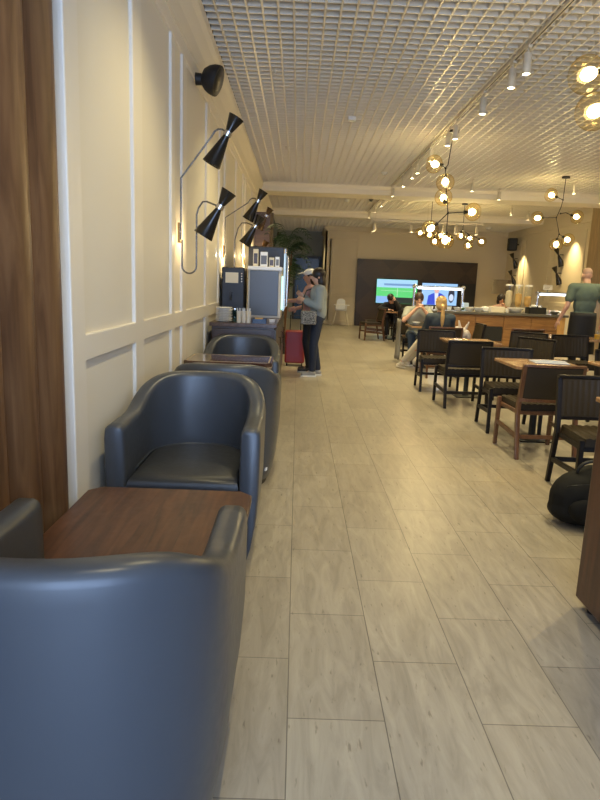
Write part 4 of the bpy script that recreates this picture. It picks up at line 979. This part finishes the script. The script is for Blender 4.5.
def person(label, loc, rz, J, skin, outfit, hair, head_look=(0, -1, 0), voxel=.008, arms_curl=(.6, .6), hand_n=None, female=True, hand_d=None):
    """J joints in local space, person faces -y. outfit(root,J) adds clothes."""
    root = thing('person', label, 'person', loc, rz)
    V = {k: Vector(v) for k, v in J.items()}
    bm = bmesh.new()
    sp_ = (V['neck']-V['pelvis']).normalized(); f = Vector((0, -1, 0))
    wd = .93 if female else 1.06
    # torso
    basis_ell(bm, V['pelvis'], (.160*wd, .115, .125), sp_, f); mid = V['pelvis'].lerp(V['neck'], .42); ch_ = V['pelvis'].lerp(V['neck'], .70)
    basis_ell(bm, mid, (.132*wd, .100, .17), sp_, f); basis_ell(bm, ch_, (.160*wd, .108, .17), sp_, f)
    cap(bm, V['shL'], V['shR'], .055); 
    hl = Vector(head_look).normalized(); hup = (V['head']-V['neck']).normalized()
    cap(bm, V['neck']-hup*.02, V['head']-hup*.05, .058, .052)
    # head: skull, face, jaw, nose, ears
    hc_ = V['head']+hup*.01
    basis_ell(bm, hc_+hup*.025-hl*.012, (.074, .092, .094), hup, hl); basis_ell(bm, hc_-hup*.035+hl*.018, (.058, .066, .078), hup, hl)
    basis_ell(bm, hc_-hup*.090+hl*.045, (.028, .026, .022), hup, hl)
    side = hl.cross(hup).normalized()
    cap(bm, hc_+hl*.080+hup*.012, hc_+hl*.102-hup*.028, .009, .014)
    for s in (-1, 1): basis_ell(bm, hc_+side*s*.075-hl*.008-hup*.005, (.010, .018, .030), hup, hl)
    basis_ell(bm, hc_-hup*.055+hl*.082, (.024, .010, .010), hup, hl)
    for s, k in ((1, 'L'), (-1, 'R')):
        cap(bm, V['sh'+k], V['el'+k], .050, .040); cap(bm, V['el'+k], V['wr'+k], .040, .027)
        d = (V['wr'+k]-V['el'+k]).normalized()
        if hand_d and hand_d.get(k): d = Vector(hand_d[k]).normalized()
        nn = (hand_n or {}).get(k, (-s, 0, 0))
        hand(bm, V['wr'+k], d, nn, arms_curl[0 if k == 'L' else 1], s)
        cap(bm, V['hip'+k], V['kn'+k], .085, .056); cap(bm, V['kn'+k], V['an'+k], .054, .036)
        mid_ = V['kn'+k].lerp(V['an'+k], .3)
        ell(bm, mid_, (.055, .055, .08))
        cap(bm, V['an'+k]-Vector((0, 0, .02)), V['toe'+k], .034, .026)
    body = remesh(obj('body', bm, skin, root), voxel, 3)
    bm = bmesh.new()
    for s in (-1, 1): basis_ell(bm, hc_+hl*.083+side*s*.031+hup*.012, (.013, .007, .008), hup, hl)
    obj('eyes', bm, M['black'], root, smooth=True)
    bm = bmesh.new()
    for s in (-1, 1): basis_ell(bm, hc_+hl*.085+side*s*.031+hup*.034, (.019, .006, .004), hup, hl)
    obj('eyebrows', bm, M['hairdark'] if hair != 'hairblond' else M['hairblond'], root, smooth=True)
    bm = bmesh.new(); basis_ell(bm, hc_-hup*.055+hl*.088, (.021, .007, .007), hup, hl); obj('mouth', bm, mat('lip', (.45, .14, .12), .4), root, smooth=True)
    ctx = dict(V=V, sp=sp_, f=f, wd=wd, mid=mid, ch=ch_, hc=hc_, hup=hup, hl=hl, side=side)
    outfit(root, ctx)
    return root
def torso(bm, c, g, low=0, arms=1.0, arml=('L', 'R')):
    V = c['V']; wd = c['wd']
    if low: basis_ell(bm, V['pelvis']-c['sp']*low*.3, (.165*wd+g, .12+g, .14+low*.5), c['sp'], c['f'])
    basis_ell(bm, c['mid'], (.137*wd+g, .105+g, .20), c['sp'], c['f']); basis_ell(bm, c['ch'], (.162*wd+g, .110+g, .17), c['sp'], c['f'])
    cap(bm, V['shL'], V['shR'], .060+g)
    cap(bm, V['neck']-c['sp']*.06, V['neck']-c['sp']*.02, .085+g*.5, .07)
    for k in arml:
        a = min(1, arms*2); cap(bm, V['sh'+k], V['sh'+k].lerp(V['el'+k], a), .054+g, .054+g-(.010*a))
        if arms > .5:
            b = (arms-.5)*2; cap(bm, V['el'+k], V['el'+k].lerp(V['wr'+k], b), .045+g, .036+g)
def legs(bm, c, g, upto=1.0, flare=0):
    V = c['V']; basis_ell(bm, V['pelvis'], (.163*c['wd']+g, .118+g, .13), c['sp'], c['f'])
    for k in 'LR':
        cap(bm, V['hip'+k], V['kn'+k], .088+g, .062+g); cap(bm, V['kn'+k], V['kn'+k].lerp(V['an'+k], upto), .060+g, .045+g+flare)
def shoes(root, c, m, sole):
    V = c['V']
    for k in 'LR':
        bm = bmesh.new(); a = V['an'+k]; t = V['toe'+k]; d = (t-a); d.z = 0; d.normalize()
        base = min(a.z-.07, t.z-.03)
        cap(bm, a+Vector((0, 0, -.02)), a+d*.03+Vector((0, 0, -.03)), .044, .042); cap(bm, a-d*.02+Vector((0, 0, -.035)), t, .040, .034)
        s = remesh(obj('shoe', bm, m, root), .008, 4)
        bm = bmesh.new(); u = Vector((-d.y, d.x, 0)); z0 = t.z-.036
        pts_ = [a-d*.06+u*.03, a+u*.036, t+u*.04, t+d*.035+u*.02, t+d*.035-u*.02, t-u*.04, a-u*.036, a-d*.06-u*.03]
        lo = [bm.verts.new((p.x, p.y, z0+.002 if abs(a.z-t.z) < .15 else p.z-.05)) for p in pts_]; hi = [bm.verts.new((v.co.x, v.co.y, v.co.z+.022)) for v in lo]
        for i in range(8): bm.faces.new((lo[i], lo[(i+1) % 8], hi[(i+1) % 8], hi[i]))
        bm.faces.new(lo); bm.faces.new(hi); obj('sole', bm, sole, s)
def hair_cap(bm, c, g=.012, back=0, low=0):
    hc, hup, hl = c['hc'], c['hup'], c['hl']
    basis_ell(bm, hc+hup*.040-hl*.022, (.080+g, .092+g, .088+g), hup, hl)
    if low: basis_ell(bm, hc-hup*low*.5-hl*.045, (.082+g, .058+g, .06+low*.55), hup, hl)
STAND = dict(pelvis=(0, 0, .92), neck=(0, .01, 1.36), head=(0, -.01, 1.49), shL=(.155, .01, 1.31), shR=(-.155, .01, 1.31), elL=(.20, .03, 1.04), elR=(-.20, .03, 1.04), wrL=(.21, -.05, .82), wrR=(-.21, -.05, .82),
             hipL=(.085, 0, .88), hipR=(-.085, 0, .88), knL=(.09, -.02, .49), knR=(-.09, -.02, .49), anL=(.09, .03, .085), anR=(-.09, .03, .085), toeL=(.10, -.12, .036), toeR=(-.10, -.12, .036))
def J(**k): d = dict(STAND); d.update(k); return d
# woman in grey jacket (faces -x => rz = -90deg)
def outA(root, c):
    V = c['V']
    jk = mat('grey_blue_jacket', (.25, .28, .29), .8); nv = mat('navy_jeans', (.015, .022, .045), .8)
    bm = bmesh.new(); legs(bm, c, .008, .93); remesh(obj('jeans', bm, nv, root), .012)
    bm = bmesh.new(); torso(bm, c, .020, .0, .93); basis_ell(bm, V['pelvis']+Vector((0, .0, .06)), (.178, .126, .22), c['sp'], c['f']); cap(bm, V['neck']+Vector((-.05, .05, -.02)), V['neck']+Vector((.05, .05, -.02)), .045)
    remesh(obj('jacket', bm, jk, root), .012)
    bm = bmesh.new(); hair_cap(bm, c, .012, low=.13); remesh(obj('hair', bm, M['hairdark'], root), .010)
    shoes(root, c, mat('grey_sneaker', (.30, .29, .28), .7), M['white'])
A = person('dark-haired woman in light grey-blue jacket and navy jeans standing by the sideboard', (.30, 9.43, 0), math.radians(-84),
    J(elR=(-.22, -.02, 1.05), elL=(.21, .0, 1.06), wrL=(.06, -.20, 1.14), wrR=(-.10, -.22, 1.20), pelvis=(0, .02, .93), anL=(.08, -.05, .085), toeL=(.09, -.19, .036), knL=(.09, -.05, .49), anR=(-.08, .06, .085), toeR=(-.09, -.08, .036)), M['skin'], outA, 'hairdark', voxel=.009)
cb_ = thing('crossbody_bag', 'black and white patterned crossbody bag worn by the woman in the grey jacket', 'bag', (.17, 9.20, .80), math.radians(6))
pb = mat('pattern_black_white', (.02, .02, .02), .6); nt = pb.node_tree; vo = nt.nodes.new('ShaderNodeTexVoronoi'); vo.inputs['Scale'].default_value = 28; rp = nt.nodes.new('ShaderNodeValToRGB'); rp.color_ramp.elements[0].color = (.6, .58, .55, 1); rp.color_ramp.elements[1].color = (.012, .012, .014, 1); rp.color_ramp.elements[0].position = .36; rp.color_ramp.elements[1].position = .46
nt.links.new(vo.outputs['Distance'], rp.inputs['Fac']); nt.links.new(rp.outputs['Color'], nt.nodes['Principled BSDF'].inputs['Base Color'])
obj('bag_body', B((-.115, .115, -.05, .035, 0, .20)), pb, cb_, bevel=.025, seg=3)
bm = bmesh.new(); tube(bm, [(.10, .0, .18), (.17, .04, .30), (.215, .10, .42), (.20, .22, .50), (.15, .30, .545), (.0, .36, .49), (-.07, .2, .36), (-.10, .02, .19)], .010, 8); obj('strap', bm, M['black'], cb_, smooth=True)
# woman with white cap
def outB(root, c):
    pk = mat('dusty_pink_top', (.45, .26, .24), .8); bk = mat('black_trousers', (.012, .012, .016), .8)
    bm = bmesh.new(); legs(bm, c, .006, .95); remesh(obj('trousers', bm, bk, root), .012)
    bm = bmesh.new(); torso(bm, c, .012, .06, .55); remesh(obj('top', bm, pk, root), .012)
    bm = bmesh.new(); hair_cap(bm, c, .004, low=.10); remesh(obj('hair', bm, M['hairdark'], root), .010)
    hc, hup, hl, sd = c['hc'], c['hup'], c['hl'], c['side']
    bm = bmesh.new(); basis_ell(bm, hc+hup*.065-hl*.012, (.092, .108, .062), hup, hl); cpn = remesh(obj('cap', bm, M['white'], root), .008, 3)
    bm = bmesh.new(); basis_ell(bm, hc+hup*.055+hl*.115, (.075, .075, .010), hup+hl*.15, hl); obj('cap_peak', bm, M['white'], cpn, smooth=True)
    shoes(root, c, mat('black_sneaker', (.015, .015, .02), .6), mat('pale_sole', (.4, .4, .4), .6))
person('woman in a white cap and pink top reaching towards the drinks cooler', (.19, 9.86, 0), math.radians(-90),
    J(elL=(.17, -.16, 1.13), wrL=(.15, -.36, 1.12), elR=(-.20, .0, 1.05), wrR=(-.16, -.2, 1.0), knL=(.09, -.03, .49)), M['skinb'], outB, 'hairdark', voxel=.009)
# man in green shirt seen from behind (faces +y)
def outC(root, c):
    V = c['V']
    gs = mat('sage_green_shirt', (.115, .155, .12), .85); bk = mat('black_apron', (.010, .010, .012), .7)
    bm = bmesh.new(); legs(bm, c, .010, .95); remesh(obj('trousers', bm, M['black'], root), .012)
    bm = bmesh.new(); torso(bm, c, .024, .05, .30); cap(bm, V['shL']-Vector((.02,0,.0)), V['shR']+Vector((.02,0,0)), .07); basis_ell(bm, c['ch']+Vector((0, .01, 0)), (.200, .135, .19), c['sp'], c['f']); basis_ell(bm, c['mid'], (.18, .13, .22), c['sp'], c['f']); cap(bm, V['neck']-Vector((.07,0,.08)), V['neck']+Vector((.07,0,-.08)), .055); remesh(obj('shirt', bm, bump(gs, 9, .6, .02), root), .012)
    bm = bmesh.new(); n = 40; lay = []
    for z, a, b in ((1.105, .200, .160), (1.04, .206, .162), (.95, .21, .164), (.75, .215, .165), (.45, .225, .175)):
        lay.append([bm.verts.new((a*math.cos(t*2*PI/n)*(1+.02*math.sin(t*1.9)*(1.1-z)*2), b*math.sin(t*2*PI/n)+.0, z)) for t in range(n)])
    for p, q in zip(lay, lay[1:]):
        for i in range(n): bm.faces.new((p[i], p[(i+1) % n], q[(i+1) % n], q[i]))
    o = obj('apron', bm, bk, root, smooth=True); so = o.modifiers.new('t', 'SOLIDIFY'); so.thickness = .006
    bm = bmesh.new(); abox(bm, -.05, .05, .147, .156, 1.05, 1.085); obj('apron_tie', bm, M['blackmetal'], root)
    bm = bmesh.new(); hair_cap(bm, c, -.0045); remesh(obj('shaved_hair', bm, mat('shaved_scalp', (.42, .26, .19), .6), root), .010, 2)
    shoes(root, c, M['black'], M['black'])
    w_ = V['wrR']; bm = bmesh.new(); cyl(bm, w_+(V['elR']-w_).normalized()*.03, w_+(V['elR']-w_).normalized()*.045, .034, .035, 18); obj('bracelet', bm, M['black'], root)
def up(d, s=1.0): return {k: tuple(v_*s for v_ in v) for k, v in d.items()}
JC = up(J(shL=(.195, .01, 1.33), shR=(-.195, .01, 1.33), elR=(-.265, .04, 1.08), wrR=(-.335, -.02, .87), elL=(.29, .0, 1.07), wrL=(.33, -.1, .88), neck=(0, .01, 1.38), head=(0, -.03, 1.50)), 1.115)
# hands: facing +y with rz = pi, so local R (-x) becomes world +x; swap to keep the visible arm on the left
JC['elL'], JC['elR'] = tuple((-JC['elR'][0], JC['elR'][1], JC['elR'][2])), tuple((-JC['elL'][0], JC['elL'][1], JC['elL'][2]))
JC['wrL'], JC['wrR'] = tuple((-JC['wrR'][0], JC['wrR'][1], JC['wrR'][2])), tuple((-JC['wrL'][0], JC['wrL'][1], JC['wrL'][2]))
person('bald man in sage green shirt and black apron, back to the camera', (4.58, 9.98, 0), PI, JC, M['skin'], outC, 'hairdark', head_look=(0, -1, -.25), voxel=.009, female=False, arms_curl=(.35, .5))
# seated
SEAT = dict(pelvis=(0, .06, .53), neck=(0, .02, .98), head=(0, -.02, 1.12), shL=(.165, .02, .93), shR=(-.165, .02, .93), elL=(.24, -.16, .76), elR=(-.24, -.16, .76), wrL=(.06, -.26, .98), wrR=(-.05, -.26, .98),
            hipL=(.09, .02, .52), hipR=(-.09, .02, .52), knL=(.12, -.38, .52), knR=(-.12, -.38, .52), anL=(.12, -.36, .10), anR=(-.12, -.36, .10), toeL=(.12, -.50, .036), toeR=(-.12, -.50, .036))
def SJ(**k): d = dict(SEAT); d.update(k); return d
def outD(root, c):
    bm = bmesh.new(); legs(bm, c, .010, .93); remesh(obj('jeans', bm, mat('blue_jeans', (.05, .085, .15), .8), root), .012)
    bm = bmesh.new(); torso(bm, c, .024, .06, .32); basis_ell(bm, c['ch'], (.205, .13, .19), c['sp'], c['f']); remesh(obj('t_shirt', bm, mat('pale_grey_tshirt', (.36, .37, .33), .85), root), .012)
    bm = bmesh.new(); hair_cap(bm, c, .008); remesh(obj('hair', bm, mat('brown_hair', (.06, .03, .018), .5), root), .010)
    shoes(root, c, M['black'], M['white'])
person('seated man in pale grey t-shirt, both hands raised to his mouth', (2.24, 11.62, 0), math.radians(-4),
    SJ(neck=(0, -.02, 1.02), head=(0, -.08, 1.17), shL=(.185, -.02, .97), shR=(-.185, -.02, .97), elL=(.25, -.28, .80), elR=(-.27, -.28, .80), wrL=(.06, -.27, 1.03), wrR=(-.05, -.27, 1.03)), M['skin'], outD, 'brown',
    head_look=(0, -1, -.2), female=False, arms_curl=(1.1, 1.1), hand_n={'L': (-1, .3, 0), 'R': (1, .3, 0)})
def outE(root, c):
    V = c['V']; hc, hup, hl = c['hc'], c['hup'], c['hl']
    bm = bmesh.new(); legs(bm, c, .008, .90, .0); remesh(obj('white_trousers', bm, mat('off_white_trousers', (.62, .58, .50), .8), root), .012)
    bm = bmesh.new(); torso(bm, c, .022, .10, .9); remesh(obj('denim_jacket', bm, bump(mat('dark_denim', (.028, .042, .062), .8), 12, .6, .02), root), .012)
    bm = bmesh.new(); hair_cap(bm, c, .010, low=.05); remesh(obj('hair', bm, bump(M['hairblond'], 40, .5, .004, (4, 4, 1)), root), .010)
    bm = bmesh.new()
    p = hc-hl*.115-hup*.02; pts_ = [p, p-hl*.035-hup*.03, p-hl*.03-hup*.10, p-hl*.025-hup*.20, p-hl*.01-hup*.29, p-hl*.005-hup*.35]
    for a, b, r1, r2 in zip(pts_, pts_[1:], (.028, .040, .030, .034, .026), (.040, .030, .034, .026, .012)): cap(bm, a, b, r1, r2)
    remesh(obj('ponytail', bm, M['hairblond'], root), .009, 3)
    shoes(root, c, mat('white_sneaker', (.62, .58, .52), .6), M['white'])
person('blonde woman with ponytail in dark denim jacket, seated back to the camera', (2.30, 10.0, 0), PI,
    SJ(elL=(.21, -.12, .70), elR=(-.21, -.12, .70), wrL=(.12, -.36, .80), wrR=(-.12, -.36, .80), neck=(0, .0, 1.00), head=(0, -.03, 1.14),
       knL=(.20, -.40, .53), knR=(.06, -.42, .54), anL=(.44, -.70, .12), anR=(.30, -.98, .11), toeL=(.49, -.83, .05), toeR=(.36, -1.11, .05)), M['skin'], outE, 'hairblond', arms_curl=(.5, .5), head_look=(0, -1, -.05))
def outF(root, c):
    bm = bmesh.new(); legs(bm, c, .008, .93); remesh(obj('trousers', bm, M['black'], root), .012)
    bm = bmesh.new(); torso(bm, c, .022, .06, .93); remesh(obj('black_sweater', bm, mat('black_knit', (.012, .012, .014), .9), root), .012)
    bm = bmesh.new(); hair_cap(bm, c, .014, low=.06); remesh(obj('hair', bm, M['hairdark'], root), .010)
    shoes(root, c, M['black'], M['black'])
person('person in black slumped forward on one arm at the far table', (2.62, 17.2, 0), math.radians(-10),
    SJ(neck=(-.02, -.16, .95), head=(-.06, -.26, 1.06), shL=(.15, -.13, .90), shR=(-.19, -.15, .90), elL=(.20, -.34, .79), elR=(-.34, -.32, .79), wrL=(.06, -.32, 1.02), wrR=(-.10, -.46, .79)), M['skin'], outF, 'hairdark', head_look=(-.2, -.8, -.6), hand_n={'L': (-.3, .9, 0), 'R': (0, 0, -1)}, arms_curl=(.8, .3))
def outG(root, c):
    bm = bmesh.new(); legs(bm, c, .008, .93); remesh(obj('trousers', bm, M['black'], root), .012)
    bm = bmesh.new(); torso(bm, c, .018, .06, .4); remesh(obj('top', bm, mat('mauve_top', (.40, .24, .20), .85), root), .012)
    bm = bmesh.new(); hair_cap(bm, c, .028, low=.12)
    for k in range(26):
        a = random.uniform(0, 2*PI); b = random.uniform(-.5, 1.2); v = (c['side']*math.cos(a)+c['hl']*(math.sin(a)*.9-.25))*math.cos(b)+c['hup']*math.sin(b)
        if v.dot(c['hl']) < .55: ell(bm, c['hc']+c['hup']*.03+v*.10, .028, n=8)
    remesh(obj('curly_hair', bm, M['hairdark'], root), .010, 2)
    shoes(root, c, M['black'], M['black'])
person('dark curly-haired person seated beyond the buffet near the beige lamp shade', (5.62, 17.3, 0), math.radians(0), SJ(neck=(0, .02, 1.03), head=(0, 0, 1.16)), M['skinb'], outG, 'hairdark', arms_curl=(.8, .8), hand_n={'L': (-1, 0, 0), 'R': (1, 0, 0)})
C('d', 5.62, 17.35, 0, 'dark chair under the curly-haired person beyond the buffet')

# coat on chair back, bags
bm = bmesh.new()
K = 14
rows = []
for zi in range(11):
    z = .80-.72*zi/10; row = []
    for i in range(K+1):
        t = i/K; row.append(bm.verts.new((.03*math.sin(t*14+zi*.25)*(zi/10)+.02*(1-zi/10), -.20+.40*t*(1-.25*zi/10)+.03*math.sin(zi*.5), z+.012*math.sin(t*9))))
    rows.append(row)
for a, b in zip(rows, rows[1:]):
    for i in range(K): bm.faces.new((a[i], a[i+1], b[i+1], b[i]))
o = obj('draped_coat', bm, mat('grey_cloth', (.22, .21, .19), .9), smooth=True, loc=(1.90, 11.62, 0)); so = o.modifiers.new('t', 'SOLIDIFY'); so.thickness = .02
tag(o, 'grey coat hanging down beside the man in the grey t-shirt', 'coat')
tb = thing('tote_bag', 'teal bag on the chair at the far left table', 'bag', (2.75, 15.68, .472))
bm = bmesh.new(); ell(bm, (0, 0, .10), (.17, .10, .11)); obj('bag_body', bm, mat('teal_cloth', (.08, .20, .22), .8), tb, smooth=True)
bm = bmesh.new(); tube(bm, bez((-.08, 0, .19), (-.06, 0, .32), (.06, 0, .32), (.08, 0, .19)), .007, 6); obj('handle', bm, M['machine'], tb)
pg = thing('plastic_bag', 'crumpled white plastic bag on the chair right of the blonde woman', 'bag', (2.94, 10.99, .470))
bm = bmesh.new()
for k in range(14): ell(bm, (random.uniform(-.09, .09), random.uniform(-.07, .07), random.uniform(.07, .24)), random.uniform(.04, .08), n=8)
cap(bm, (-.05, 0, .25), (-.08, 0, .38), .03, .015); cap(bm, (.05, 0, .25), (.10, 0, .36), .03, .015)
remesh(obj('bag_body', bm, mat('white_plastic', (.60, .54, .52), .35), pg), .011, 2)
